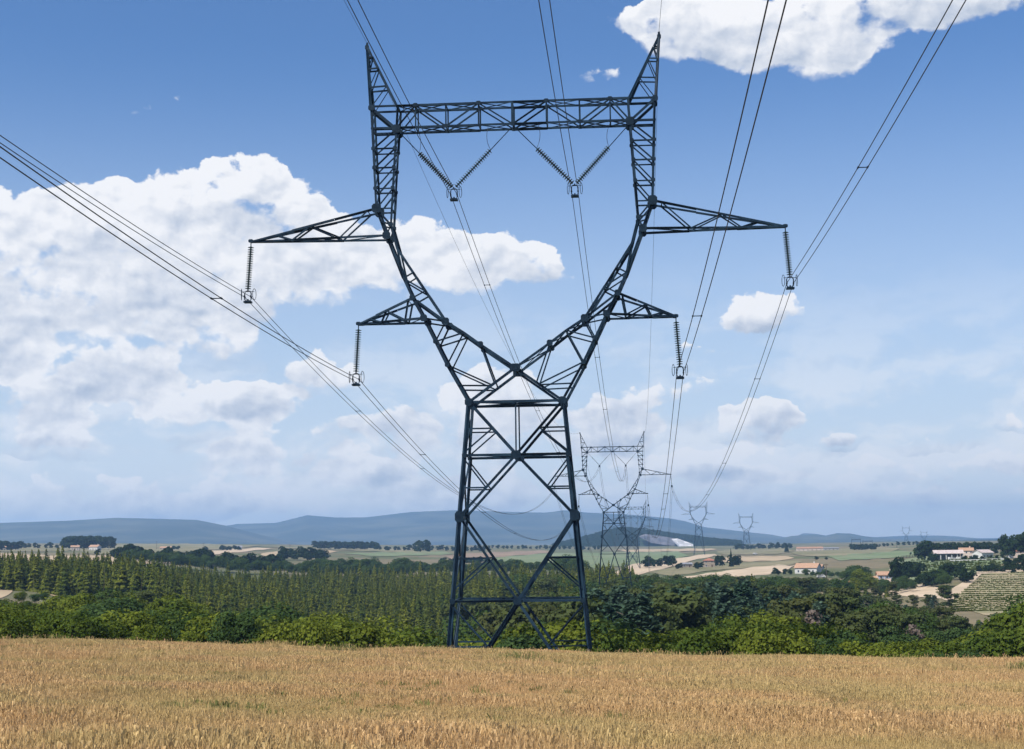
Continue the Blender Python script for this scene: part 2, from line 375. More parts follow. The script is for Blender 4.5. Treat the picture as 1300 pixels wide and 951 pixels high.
patch('stubble_field', [(775, 698.5), (905, 696.5), (905, 699.5), (800, 701.5)], STUB)
patch('track', [(765, 731), (800, 716), (860, 708.5), (903, 702), (906, 706), (872, 712), (850, 719), (800, 731)], TAN)
patch('dry_meadow', [(815, 727), (850, 720), (900, 716), (1012, 711), (1012, 716), (900, 724), (850, 731)], OLIVE)
patch('track', [(842, 735), (940, 721.5), (985, 717), (1003, 718), (988, 727), (870, 740)], TAN)
patch('stubble_field', [(906, 707.5), (1002, 706), (1002, 711), (906, 714.5)], STUB)
patch('green_field', [(905, 698), (1000, 696.5), (1000, 703), (905, 705)], OLIVE)
patch('dry_meadow', [(1000, 698), (1135, 695), (1135, 700), (1050, 707), (1000, 706)], OLIVE)
patch('green_field', [(1040, 706), (1130, 700), (1175, 701), (1170, 706), (1060, 712)], SAGE)
patch('dry_meadow', [(1128, 712), (1175, 706), (1262, 706), (1275, 714), (1236, 722), (1228, 730), (1150, 738)], SAGE)
patch('bare_slope', [(1095, 741), (1130, 737), (1206, 750), (1196, 760), (1108, 755)], TAN)
patch('bare_slope', [(1180, 757), (1225, 733), (1232, 727), (1240, 727), (1203, 759), (1190, 764)], TAN)
patch('dirt_bank', [(1228, 729), (1232, 724), (1335, 719), (1335, 723), (1240, 729)], TAN)
VSOIL = noisy('vineyard_soil', (0.33, 0.26, 0.15), (0.22, 0.20, 0.10), 0.08, 5, coord='World')
patch('vineyard_soil', [(1196, 764), (1238, 729), (1335, 723), (1335, 782), (1240, 780), (1196, 768)], VSOIL, 4, 10)
patch('clearing', [(-20, 742), (18, 742), (18, 758), (-20, 762)], STUB)
patch('clearing', [(62, 749), (98, 750), (96, 757), (64, 758)], STUB)
patch('clearing', [(96, 765), (118, 764), (116, 768), (98, 769)], STUB)

# ------------------------------------------------------------------ haze over the whole valley
HZ = MB(); HZ.box((0, 0, 100), (29000, 29000, 400)); 
hm = bpy.data.materials.new('haze_air'); hm.use_nodes = True; _t = NT(hm.node_tree); _t.n.clear()
_o = _t.new('ShaderNodeOutputMaterial'); _v = _t.new('ShaderNodeVolumePrincipled', {'Color': (0.39, 0.645, 1.0, 1), 'Density': 0.0001, 'Anisotropy': 0.25}); _t.l.new(_v.outputs[0], _o.inputs[1])
tag(HZ.build('haze', hm), kind='stuff')

# ------------------------------------------------------------------ hills and mountains
def fbm(x, y, o=5, seed=0):
    r = np.random.default_rng(seed); v = 0; a = 1; f = 1
    for k in range(o):
        p = r.uniform(0, 6.28, 4); th = r.uniform(0, 3.14); c, s = math.cos(th), math.sin(th)
        v = v + a * np.sin((x * c + y * s) * f + p[0] + 1.3 * np.sin((y * c - x * s) * f * .7 + p[1])) * np.sin((y * c - x * s) * f * 1.1 + p[2]); a *= .5; f *= 2.03
    return v
def ridge(name, prof, D, depth, m, seed, amp=12, wl=700, n=260, back=None, base=-16):
    px = np.linspace(prof[0][0], prof[-1][0], n); py = np.interp(px, [p[0] for p in prof], [p[1] for p in prof])
    top = -(py - (HOR - np.tan(ROLL) * (px - CX))) / F * D
    K = 46; tt = np.linspace(-1, 0.7, K); V = np.zeros((n, K, 3))
    for j, q in enumerate(tt):
        d = D + q * depth; x = (px - CX) / F * d; sh = (1 - abs(q)) if q < 0 else (1 - (q / .7) ** 2)
        sh = sh ** 1.25 if q < 0 else sh
        nz = fbm(x / wl * 6.28 + 3, np.full_like(x, d) / wl * 4, 5, seed) * amp * (0.15 + 1.6 * sh * (1 - sh)) * (1 if q != 0 else .3)
        V[:, j, 0] = x; V[:, j, 1] = d; V[:, j, 2] = base + (top - base) * sh + nz * (0.3 + 0.7 * min(1, abs(q) * 4))
    a = (np.arange(n - 1)[:, None] * K + np.arange(K - 1)[None]).ravel()
    return tag(obj(name, mesh_np(name, V.reshape(-1, 3), np.stack([a, a + K, a + K + 1, a + 1], 1), m, True)), kind='structure')
MTN = noisy('forested_mountain', (0.036, 0.046, 0.036), (0.10, 0.10, 0.07), 0.0022, 6, coord='World', lo=.4, hi=.65)
HILLM = noisy('wooded_hill', (0.014, 0.032, 0.020), (0.040, 0.062, 0.030), 0.03, 6, coord='World', bump=1.0, bscale=0.08)
ridge('mountain_range', [(-260, 668), (-120, 662), (0, 664), (84, 661.5), (147, 657.5), (208, 659), (249, 660), (284, 667), (330, 679), (380, 690), (430, 694)], 8200, 2400, MTN, 3, 16, 1500)
ridge('mountain_range', [(150, 690), (240, 676), (300, 665.5), (349, 664), (388, 654), (423, 657), (462, 657), (497, 653), (522, 650), (578, 648), (644, 650), (690, 651), (713, 648), (742, 651), (790, 653), (847, 658), (868, 662), (889, 669), (930, 674), (975, 679), (1010, 686), (1060, 692)], 10600, 3000, MTN, 5, 18, 1800)
ridge('mountain_range', [(960, 690), (1000, 680.5), (1028, 679), (1042, 680.5), (1058, 677), (1074, 677.5), (1092, 681), (1125, 684), (1180, 688), (1260, 690)], 8600, 1800, MTN, 9, 10, 900)
ridge('mountain_range', [(990, 688), (1015, 677), (1032, 678), (1060, 683), (1110, 682), (1148, 680), (1185, 680), (1208, 681), (1243, 685), (1300, 687), (1500, 684), (1620, 680)], 11400, 2500, MTN, 12, 12, 1400)
ridge('wooded_hill', [(690, 696), (710, 691.5), (737, 685), (763, 678), (782, 673), (795, 673.6), (818, 675.7), (839, 679), (860, 682), (878, 684), (893, 686.4), (925, 689), (960, 693)], 3900, 420, HILLM, 21, 3.5, 160, n=200)
CLIFF = noisy('quarry_rock', (0.16, 0.145, 0.16), (0.09, 0.09, 0.10), 0.03, 6, coord='World', stretch=(1, 1, 3))
WHITE = noisy('white_quarry_rock', (0.80, 0.76, 0.72), (0.50, 0.47, 0.44), 0.03, 6, coord='World', lo=.4, hi=.6, stretch=(1, 1, 3))
def cliff(name, pts_top, pts_bot, D, m, seed):
    n, K = 60, 14; px = np.linspace(pts_top[0][0], pts_top[-1][0], n); V = []
    tp = np.interp(px, [p[0] for p in pts_top], [p[1] for p in pts_top]); bt = np.interp(px, [p[0] for p in pts_bot], [p[1] for p in pts_bot])
    for i in range(n):
        for k in range(K):
            q = k / (K - 1); d = D - 150 * (1 - q) - 60 + 10 * float(fbm(px[i] * .3, q * 4, 4, seed)); step = 12 * math.floor(q * 4) / 4
            py = bt[i] + (tp[i] - bt[i]) * q; V.append(((px[i] - CX) / F * d, d + step, py_z(px[i], py, d)))
    a = (np.arange(n - 1)[:, None] * K + np.arange(K - 1)[None]).ravel()
    tag(obj(name, mesh_np(name, V, np.stack([a, a + K, a + K + 1, a + 1], 1), m, False)), kind='structure')
cliff('quarry_cliff', [(808, 681), (815, 678), (832, 680), (850, 683), (856, 684)], [(808, 682), (822, 689), (840, 692), (850, 692.5), (856, 692)], 3760, CLIFF, 4)
cliff('quarry_face', [(849, 684.5), (856, 683.5), (866, 687), (876, 691)], [(849, 685.5), (858, 695), (866, 697.5), (876, 698)], 3620, WHITE, 8)

# ------------------------------------------------------------------ steel members
def angle_mesh(name, w_, m):
    """unit-long steel angle (L section) along z"""
    t = 0.18
    P = [(-.5, -.5), (.5, -.5), (.5, -.5 + t), (-.5 + t, -.5 + t), (-.5 + t, .5), (-.5, .5)]
    V = [(x * w_, y * w_, z) for z in (0, 1) for x, y in P]
    Fs = [(i, (i + 1) % 6, 6 + (i + 1) % 6, 6 + i) for i in range(6)] + [(5, 4, 3, 2, 1, 0), (6, 7, 8, 9, 10, 11)]
    me = bpy.data.meshes.new(name); me.from_pydata(V, [], Fs); me.materials.append(m); me.update(); return me
def plate_mesh(name, w_, h_, t_, m):
    P = [(-.5, -.28), (-.28, -.5), (.28, -.5), (.5, -.28), (.5, .28), (.28, .5), (-.28, .5), (-.5, .28)]
    V = [(x * w_, y, z * h_) for y in (-t_ / 2, t_ / 2) for x, z in P]
    Fs = [(i, (i + 1) % 8, 8 + (i + 1) % 8, 8 + i) for i in range(8)] + [tuple(range(7, -1, -1)), tuple(range(8, 16))]
    me = bpy.data.meshes.new(name); me.from_pydata(V, [], Fs); me.materials.append(m); me.update(); return me
WID = {'leg': 0.25, 'main': 0.185, 'chord': 0.16, 'brace': 0.11, 'lacing': 0.07}
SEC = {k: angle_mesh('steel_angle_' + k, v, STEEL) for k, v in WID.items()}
PLATES = {}
def plate(s, h):
    if (s, h) not in PLATES: PLATES[(s, h)] = plate_mesh('gusset', s, h, 0.05, STEEL_B)
    return PLATES[(s, h)]
class Full:
    """every member an object of its own"""
    def __init__(s, root): s.root = root
    def part(s, name, label=None):
        p = empty(name, (0, 0, 0), 0, s.root)
        if label: p['label'] = label
        s.cur = p; return p
    def bar(s, name, sec, a, b):
        a, b = Vector(a), Vector(b); d = b - a; L = d.length
        if L < 0.05: return
        o = obj(name, SEC[sec], s.cur)
        flip = Matrix.Rotation(math.pi / 2 * (int(abs(a.x * 7 + a.y * 3)) % 4), 4, 'Z')
        o.matrix_local = Matrix.Translation(a) @ d.to_track_quat('Z', 'Y').to_matrix().to_4x4() @ flip @ Matrix.Diagonal((1, 1, L, 1))
    def gus(s, c, w_, h_=None, rz=0.0):
        w_ *= .72; h_ = (h_ or w_ / .72) * .72; o = obj('gusset_plate', plate(w_, h_), s.cur); o.location = c; o.rotation_euler = (0, 0, rz)
class Joined:
    """members of one part joined: for pylons too far away to tell the bars apart"""
    def __init__(s, root, k=1.0): s.root = root; s.k = k; s.mb = None
    def part(s, name, label=None):
        s.flush(); s.mb = MB(); s.name = name
    def bar(s, name, sec, a, b):
        if (Vector(a) - Vector(b)).length > 0.05: s.mb.tube([a, b], WID[sec] * 0.5 * s.k, 4, False)
    def gus(s, c, w_, h_=None, rz=0.0): s.mb.box(c, (w_ * .9, 0.1, (h_ or w_) * .9), rz)
    def flush(s):
        if s.mb is not None and s.mb.v: s.mb.build(s.name, STEEL, s.root)
        s.mb = None
HWf = lambda z: 3.35 + (10.07 - z) * 0.086
HDf = lambda z: 1.8 + (10.07 - z) * 0.055
TOPN = dict(C0=(0, 1.7, 12.49), o0=(4.9, 1.55, 12.82), oa=(5.75, 1.4, 14.55), o1=(6.6, 1.3, 16.30), o2=(7.42, 1.2, 17.81), oc=(8.1, 1.1, 19.3), o3=(9.35, .9, 22.54),
            i0=(2.5, 1.5, 14.25), ia=(3.7, 1.4, 15.15), i1=(5.02, 1.3, 16.01), ib=(6.5, 1.15, 18.3), ic=(7.4, 1.05, 19.7), i2=(8.55, .92, 21.5), i3=(9.05, .8, 23.37), T=(10.1, .8, 24.6))
def lattice_pylon(bld, zf, side_detail=True):
    """double-circuit 'cat' pylon; local z is height above the camera's eye level minus zf"""
    B = bld
    def n(a, b, z): return (a, b, z - zf)
    def N(k, sx, sy):
        a, b, z = TOPN[k]; return n(a * sx, b * sy, z)
    # ---- body
    B.part('tower_body')
    lv = [zf, -3.98, 1.92, 6.26, 10.07]
    C = lambda sx, sy, z: n(HWf(z) * sx, HDf(z) * sy, z)
    for sx in (-1, 1):
        for sy in (-1, 1):
            for z0, z1 in zip(lv, lv[1:]): B.bar('leg', 'leg', C(sx, sy, z0), C(sx, sy, z1))
    for sy in (-1, 1):
        c763, c578 = n(0, HDf(-3.98) * sy, -3.98), n(0, HDf(6.26) * sy, 6.26)
        for sx in (-1, 1):
            B.bar('brace', 'main', c763, C(sx, sy, zf)); B.bar('brace', 'main', c763, C(sx, sy, 1.92))
            B.bar('brace', 'main', c578, C(sx, sy, 1.92)); B.bar('brace', 'main', c578, C(sx, sy, 10.07))
            B.bar('strut', 'chord', c763, C(sx, sy, -3.98)); B.bar('strut', 'main', c578, C(sx, sy, 6.26))
            def on(p, q, t): return tuple(p[i] + (q[i] - p[i]) * t for i in range(3))
            m = on(C(sx, sy, 10.07), c578, 0.5); B.bar('strut', 'brace', m, C(sx, sy, m[2] + zf)); B.bar('brace', 'brace', m, C(sx, sy, 6.5))
            m = on(C(sx, sy, 1.92), c578, 0.47); B.bar('strut', 'brace', m, C(sx, sy, m[2] + zf)); B.bar('brace', 'brace', m, C(sx, sy, 6.0))
            m = on(C(sx, sy, 1.92), c763, 0.5); B.bar('strut', 'brace', m, C(sx, sy, m[2] + zf)); B.bar('brace', 'brace', m, C(sx, sy, -3.2))
            m = on(C(sx, sy, zf), c763, 0.6); B.bar('strut', 'brace', m, C(sx, sy, m[2] + zf)); B.bar('brace', 'brace', m, C(sx, sy, -4.3))
            for z, g in ((10.07, .75), (6.26, .45), (1.92, .85), (-3.98, .5)): 
                p = C(sx, sy, z); B.gus((p[0], p[1] - .17 * 1, p[2]), g, g * (1.3 if z == 1.92 else 1))
        B.bar('strut', 'main', C(-1, sy, 10.07), C(1, sy, 10.07)); B.bar('strut', 'brace', n(0, 1.8 * sy, 10.07), c578)
        B.gus((c578[0], c578[1] - .15, c578[2]), .95, .8); B.gus((c763[0], c763[1] - .15, c763[2]), .8, .75)
    for sx in (-1, 1):
        for z0, z1 in zip(lv, lv[1:]):
            B.bar('brace', 'brace', C(sx, -1, z0), C(sx, 1, z1)); B.bar('brace', 'brace', C(sx, 1, z0), C(sx, -1, z1))
            if z1 < 10 or True: B.bar('strut', 'brace', C(sx, -1, z1), C(sx, 1, z1))
    if side_detail:
        for z in (10.07, 6.26, -3.98):
            B.bar('brace', 'brace', C(-1, -1, z), C(1, 1, z)); B.bar('brace', 'brace', C(-1, 1, z), C(1, -1, z))
    # ---- the two curved frames of the V
    for sx in (-1, 1):
        B.part('v_frame_side')
        W = {sy: C(sx, sy, 10.07) for sy in (-1, 1)}
        for sy in (-1, 1):
            g = lambda k: N(k, sx, sy)
            oc = ['o0', 'oa', 'o1', 'o2', 'oc', 'o3']
            pts = [W[sy]] + [g(k) for k in oc]
            for p, q in zip(pts, pts[1:]): B.bar('chord', 'main', p, q)
            ic = ['C0', 'i0', 'ia', 'i1', 'ib', 'ic', 'i2', 'i3']
            for p, q in zip(ic, ic[1:]): B.bar('chord', 'main' if p in ('C0', 'i0', 'ia', 'i1') else 'chord', g(p), g(q))
            B.bar('chord', 'main', g('C0'), W[sy])
            def d(t): return tuple(g('C0')[i] + (W[sy][i] - g('C0')[i]) * t for i in range(3))
            zz = [(g('o0'), d(.5)), (g('i0'), d(.45)), (g('oa'), g('ia')), (g('o0'), g('ia')), (g('i1'), g('oa')), (g('o1'), g('i1')),
                  (g('o2'), g('i1')), (g('o2'), g('ib')), (g('oc'), g('ic')), (g('oc'), g('ib')), (g('oc'), g('i2'))]
            for k, (p, q) in enumerate(zz): B.bar('brace', 'chord' if k == 6 else 'brace', p, q)
            h = n(4.15 * sx, 1.65 * sy, 11.3); B.bar('strut', 'brace', h, d(.52))
            for k, s_ in (('o3', .8), ('T', .95), ('i3', .5), ('o2', .6), ('o1', .7), ('i1', .75), ('i0', .6), ('oa', .45), ('o0', .45)):
                p = g(k); B.gus((p[0], p[1] - .13, p[2]), s_)
            B.bar('chord', 'main', g('o3'), g('T')); B.bar('brace', 'brace', g('i3'), g('T')); B.bar('brace', 'brace', g('o3'), g('i3')); B.bar('brace', 'brace', g('i3'), n(9.75 * sx, .85 * sy, 23.6))
        for k in ('o0', 'oa', 'o1', 'o2', 'oc', 'o3', 'T', 'i0', 'ia', 'i1', 'ib', 'ic', 'i2', 'i3', 'C0'): B.bar('strut', 'brace', N(k, sx, -1), N(k, sx, 1))
        for p, q in (('o0', 'oa'), ('oa', 'o1'), ('o2', 'oc'), ('oc', 'o3'), ('C0', 'i0'), ('i0', 'ia'), ('ia', 'i1'), ('i1', 'ib'), ('ib', 'ic'), ('ic', 'i2')):
            B.bar('lacing', 'lacing', N(p, sx, -1), N(q, sx, 1))
            if side_detail: B.bar('lacing', 'lacing', N(p, sx, 1), N(q, sx, -1))
    B.part('v_joint')
    for sy in (-1, 1): p = N('C0', 1, sy); B.gus((0, p[1] - .16, p[2]), 1.05, .8)
    # ---- upright window legs and horns
    out = lambda z: 10.1 + (z - 24.6) * (10.38 - 10.1) / (30.46 - 24.6)
    inn = lambda z: 9.05 + (z - 23.37) * (8.6 - 9.05) / (30.64 - 23.37)
    for sx in (-1, 1):
        B.part('upright_mast')
        zs = [24.6, 26.1, 27.65, 29.1, 30.55, 32.2]
        for sy in (-1, 1):
            hb = lambda z: .8 - .05 * (z - 24.6) / 7.6
            po = [n(out(z) * sx, hb(z) * sy, z) for z in zs]; pi_ = [n(inn(z) * sx, hb(z) * sy, z) for z in zs]
            for p, q in zip(po, po[1:]): B.bar('chord', 'chord', p, q)
            pin = [N('i3', sx, sy)] + pi_
            for p, q in zip(pin, pin[1:]): B.bar('chord', 'chord', p, q)
            for k in range(1, 5): B.bar('strut', 'brace', po[k], pi_[k])
            for k in range(0, 4): B.bar('brace', 'brace', po[k], pi_[k + 1])
            B.bar('brace', 'main', po[5], pi_[4]); B.bar('brace', 'brace', po[0], pi_[0])
            for k in (1, 2, 3): B.gus((po[k][0], po[k][1] - .12, po[k][2]), .42); B.gus((pi_[k][0], pi_[k][1] - .12, pi_[k][2]), .42)
            B.gus((pi_[4][0], pi_[4][1] - .13, pi_[4][2]), .85); B.gus((po[5][0], po[5][1] - .13, po[5][2]), .6)
        for z in zs:
            for f_ in (out, inn): B.bar('strut', 'brace', n(f_(z) * sx, -.78, z), n(f_(z) * sx, .78, z))
        for z0, z1 in zip(zs, zs[1:]):
            for f_ in (out, inn): B.bar('lacing', 'lacing', n(f_(z0) * sx, -.78, z0), n(f_(z1) * sx, .78, z1))
        B.part('peak_horn')
        tip = (10.9, 37.18)
        for sy in (-1, 1):
            bo = (10.52, 32.2); bi = (8.57, 32.3)
            L = lambda b0, t: n((b0[0] + (tip[0] - b0[0]) * t) * sx, (.75 * (1 - t) + .06) * sy, b0[1] + (tip[1] - b0[1]) * t)
            ts = [0, .33, .63, .82, .97]
            for t0, t1 in zip(ts, ts[1:]): B.bar('chord', 'chord', L(bo, t0), L(bo, t1)); B.bar('chord', 'chord', L(bi, t0), L(bi, t1))
            for k in (1, 2, 3): B.bar('strut', 'brace', L(bo, ts[k]), L(bi, ts[k]))
            B.bar('brace', 'lacing', L(bo, 0), L(bi, .33)); B.bar('brace', 'lacing', L(bo, .33), L(bi, .63)); B.bar('brace', 'lacing', L(bo, .63), L(bi, .82))
        for t in (.33, .63):
            for b0 in ((10.52, 32.2), (8.57, 32.3)):
                p = [n((b0[0] + (tip[0] - b0[0]) * t) * sx, (.75 * (1 - t) + .06) * s2, b0[1] + (tip[1] - b0[1]) * t) for s2 in (-1, 1)]; B.bar('strut', 'lacing', p[0], p[1])
        B.gus(n(tip[0] * sx, -.06, 37.1), .4, .55); B.bar('strut', 'chord', n(tip[0] * sx, 0, 36.9), n(tip[0] * sx, 0, 37.5))
    # ---- top beam
    B.part('top_beam')
    xs = [-8.6, -7.18, -4.93, -2.5, 0, 2.5, 4.93, 7.18, 8.6]; zt, zb, hb = 32.3, 30.64, .75
    for sy in (-1, 1):
        for x0, x1 in zip([-10.5] + xs, xs + [10.5]):
            B.bar('chord', 'chord', n(x0, hb * sy, zt), n(x1, hb * sy, zt)); B.bar('chord', 'chord', n(x0, hb * sy, zb), n(x1, hb * sy, zb))
        for i, x in enumerate(xs):
            if 0 < i < 8: B.bar('strut', 'main' if i == 4 else 'brace', n(x, hb * sy, zb), n(x, hb * sy, zt))
            B.gus(n(x, hb * sy - .11, zt if i % 2 else zb), .5, .4)
        for i in range(8):
            a, b = (zb, zt) if i % 2 == 0 else (zt, zb); B.bar('brace', 'brace', n(xs[i], hb * sy, a), n(xs[i + 1], hb * sy, b))
    for z in (zt, zb):
        for x in xs: B.bar('strut', 'lacing', n(x, -hb, z), n(x, hb, z))
        for i in range(8):
            B.bar('lacing', 'lacing', n(xs[i], -hb, z), n(xs[i + 1], hb, z))
            if side_detail: B.bar('lacing', 'lacing', n(xs[i], hb, z), n(xs[i + 1], -hb, z))
    # ---- crossarms
    def arm(sx, tip, top, bot, tb, tt):
        tipn = n(tip[0] * sx, 0, tip[1])
        def onl(root, sy, t):
            r_ = (root[0] * sx, root[1] * sy, root[2] - zf); q = (tipn[0], .05 * sy, tipn[2]); return tuple(q[i] + (r_[i] - q[i]) * t for i in range(3))
        for sy in (-1, 1):
            for k in range(3):
                B.bar('chord', 'chord', onl(top, sy, k / 3), onl(top, sy, (k + 1) / 3)); B.bar('chord', 'chord', onl(bot, sy, k / 3), onl(bot, sy, (k + 1) / 3))
            seq = [('t', tt[0]), ('b', tb[0]), ('t', tt[1]), ('b', tb[1]), ('t', tt[2])]
            pp = [onl(top if c == 't' else bot, sy, v) for c, v in seq]
            for p, q in zip(pp, pp[1:]): B.bar('brace', 'brace', p, q)
        for v in tb: B.bar('strut', 'lacing', onl(bot, -1, v), onl(bot, 1, v))
        for v in tt: B.bar('strut', 'lacing', onl(top, -1, v), onl(top, 1, v))
        ss = [0.05, tb[0], (tb[0] + tb[1]) / 2, tb[1], 1]
        for k in range(4): s2 = 1 if k % 2 else -1; B.bar('lacing', 'lacing', onl(bot, s2, ss[k]), onl(bot, -s2, ss[k + 1]))
        B.gus((tipn[0], -.08, tipn[2] + .05), .5, .36)
    for sx in (-1, 1):
        B.part('upper_crossarm'); arm(sx, (19.65, 22.54), TOPN['T'], TOPN['o3'], (.31, .66), (.2, .48, .93))
        B.part('lower_crossarm'); arm(sx, (11.6, 16.15), TOPN['o2'], TOPN['o1'], (.36, .72), (.2, .52, .92))
    if hasattr(B, 'flush'): B.flush()

PSI = R(4.0)
class Frame:
    def __init__(s, x, y, psi): s.o = Vector((x, y, 0)); s.a = Vector((math.cos(psi), -math.sin(psi), 0)); s.b = Vector((math.sin(psi), math.cos(psi), 0)); s.psi = psi
    def w(s, a, z, b=0.0): return s.o + s.a * a + s.b * b + Vector((0, 0, z))
T1 = Frame(0.35, 108, PSI)
ZF1 = hz(0.35, 108) + 0.15
root = empty('electricity_pylon', (0.35, 108, ZF1), -PSI)
tag(root, 'huge dark blue steel lattice pylon standing behind the dry grass field, nearest of the line', 'pylon', 'lattice pylons of the power line')
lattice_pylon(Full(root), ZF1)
for sx in (-1, 1):
    for sy in (-1, 1):
        m = MB(); m.box((HWf(ZF1) * sx, HDf(ZF1) * sy, -.15), (1.0, 1.0, .5)); m.build('footing', CONCRETE, root)

# ------------------------------------------------------------------ insulators
DISCM = MB(); DISCM.lathe([(0.025, .07), (.045, .05), (.05, .025), (.125, .0), (.13, -.02), (.05, -.03), (.03, -.045), (.025, -.08)], 12); DISC = DISCM.mesh('insulator_disc', GLASSY, True)
def string_of_discs(root, p, q, n=20, cur=None, joined=False):
    p, q = Vector(p), Vector(q); d = q - p; rot = (-d).to_track_quat('Z', 'Y').to_matrix().to_4x4()
    if joined:
        m = MB(); 
        for k in range(n): m.lathe([(.03, .06), (.15, 0), (.03, -.06)], 6, Matrix.Translation(p + d * ((k + .5) / n)) @ rot)
        m.tube([p, q], .035, 4); m.build('disc_chain', GLASSY, root); return
    for k in range(n):
        o = obj('disc', DISC, root); o.matrix_local = Matrix.Translation(p + d * ((k + .5) / n)) @ rot @ Matrix.Diagonal((1.75, 1.75, 1.15, 1))
    m = MB(); m.tube([p, q], .022, 5); m.build('rod', STEEL_B, root)
def yoke(root, p, v=False):
    """frame, loops and weight bar at the lower end, in the tower's local axes; p is where the string ends"""
    p = Vector(p); m = MB(); w_, h_ = .24, .36
    c = p + Vector((0, 0, -.12 - h_))
    ring = [c + Vector((w_ * sx_, 0, h_ * sz_)) for sx_, sz_ in ((-.6, 1), (.6, 1), (1, .6), (1, -.7), (.7, -1), (-.7, -1), (-1, -.7), (-1, .6), (-.6, 1))]
    m.tube(ring, .045, 6); m.tube([p, c + Vector((0, 0, h_))], .05, 6); m.build('yoke_frame', STEEL_B, root)
    for sx_ in (-1, 1):
        m = MB(); q = c + Vector((sx_ * .48, 0, .12)); ln = []
        for k in range(13):
            an = 2 * math.pi * k / 12; ln.append(q + Vector((.08 * sx_ * math.cos(an), .28 * math.cos(an) * .8, .42 * math.sin(an))))
        m.tube(ln, .022, 5); m.tube([c + Vector((0, 0, h_ * .9)), q + Vector((0, 0, .2))], .022, 5); m.build('arcing_loop', STEEL_B, root)
    m = MB(); m.box(c + Vector((0, 0, -h_ - .1)), (.56, .5, .13)); m.box(c + Vector((0, 0, -h_ + .02)), (.1, .1, .2)); m.build('weight_bar', STEEL_B, root)
    for sx_ in (-1, 1):
        m = MB(); m.tube([c + Vector((sx_ * .24, -.28, -.02)), c + Vector((sx_ * .24, 0, -.1)), c + Vector((sx_ * .24, .28, -.02))], [.03, .07, .03], 6); m.build('clamp', STEEL_B, root)
    return c
CL = {}   # clamp centres in tower coordinates
def pigtail(root, a, b, sx):
    a, b = Vector(a), Vector(b); m = MB(); mid = (a + b) / 2 + Vector((.35 * sx, -.1, -.1)); pts = []
    for k in range(9):
        t = k / 8; pts.append(a * (1 - t) ** 2 + mid * 2 * t * (1 - t) + b * t * t)
    m.tube(pts, .018, 4); m.build('bonding_cable', CABLE, root)
def insulators(fr, zf, joined=False, where='', first=False):
    grp = 'insulator strings of the nearest pylon' if first else 'insulator strings of far pylons'
    spec = [('UL', -19.65, 22.45, -19.86, 18.95, 'upper left'), ('UR', 19.65, 22.45, 19.86, 18.95, 'upper right'), ('LL', -11.6, 16.05, -11.79, 12.62, 'lower left'), ('LR', 11.6, 16.05, 11.79, 12.62, 'lower right')]
    res = {}
    for key, a0, z0, a1, z1, txt in spec:
        p0 = fr.w(a0, z0); r_ = empty('insulator_string', p0, -fr.psi)
        tag(r_, 'ribbed insulator string at the %s crossarm tip of %s' % (txt, where), 'insulator', grp)
        q = Vector((a1 - a0, 0, z1 - z0)); string_of_discs(r_, Vector((0, 0, -.25)), q, 19, joined=joined)
        if not joined:
            m = MB(); m.tube([(0, 0, .1), (0, 0, -.3)], .04, 5); m.build('hanger', STEEL_B, r_); pigtail(r_, (.05 * 1, 0, 0), (.55 if a0 < 0 else -.15, 0, .1), -1 if a0 > 0 else 1)
            c = yoke(r_, q)
        else: c = q + Vector((0, 0, -.4)); m = MB(); m.box(c, (.55, .1, .7)); m.build('yoke_frame', STEEL_B, r_)
        res[key] = (a0 + c.x, z0 + c.z - .08)
    for key, ac, ai, ao, txt in (('VL', -4.46, -.12, -8.5, 'left'), ('VR', 4.46, .12, 8.5, 'right')):
        r_ = empty('v_insulator_string', fr.w(ac, 26.2), -fr.psi)
        tag(r_, '%s V shaped insulator pair under the top beam of %s' % (txt, where), 'insulator', grp)
        for a_in, zz in ((ai, 30.6), (ao, 30.5)):
            top = Vector((a_in - ac, 0, zz - 26.2)); bot = Vector((.14 * (1 if a_in > ac else -1), 0, .02)); mid = top + (bot - top) * .38
            string_of_discs(r_, mid, bot, 20, joined=joined)
            m = MB(); m.tube([top, mid], .035, 5); m.build('tie_rod', STEEL_B, r_)
            if not joined: sgn = 1 if a_in > ac else -1; pigtail(r_, mid + Vector((0, 0, .05)), mid + Vector((-.15 * sgn if abs(a_in) < 1 else .1 * -sgn * -1, 0, 1.75)), -1 * sgn)
        if not joined: c = yoke(r_, Vector((0, 0, 0)))
        else: c = Vector((0, 0, -.4)); m = MB(); m.box(c, (.55, .1, .7)); m.build('yoke_frame', STEEL_B, r_)
        res[key] = (ac + c.x, 26.2 + c.z - .08)
    return res
CL1 = insulators(T1, ZF1, False, 'the nearest pylon', True)

# ------------------------------------------------------------------ far pylons
FARP = [  # px, depth, horn half spacing px, label
    ('T2', 776, 510, 765, 0.0, 'mid-distance lattice pylon with legs rising out of the wood, right of the nearest pylon'),
    ('T3', 799, 1118, None, -6.6, 'small lattice pylon seen through the legs of the mid-distance pylon, dark insulators along its beam'),
    ('T4', 798, 1345, None, -9.5, 'farther small lattice pylon almost hidden behind the one before the quarry hill'),
    ('T5', 883, 1790, None, 9.0, 'pale small lattice pylon standing above the right end of the quarry hill'),
    ('T6', 943, 2255, None, 3.0, 'pale tiny lattice pylon on the plain right of the quarry hill'),
    ('T7', 1144.5, 4300, None, -3.0, 'faint tiny lattice pylon against the low right hand mountain'),
    ('T8', 1167, 4900, None, -14.0, 'very faint lattice pylon behind the tree clump by the farm barn'),
]
FR = {'T1': T1}; CLS = {'T1': CL1}; DZ = {'T1': 0.0}
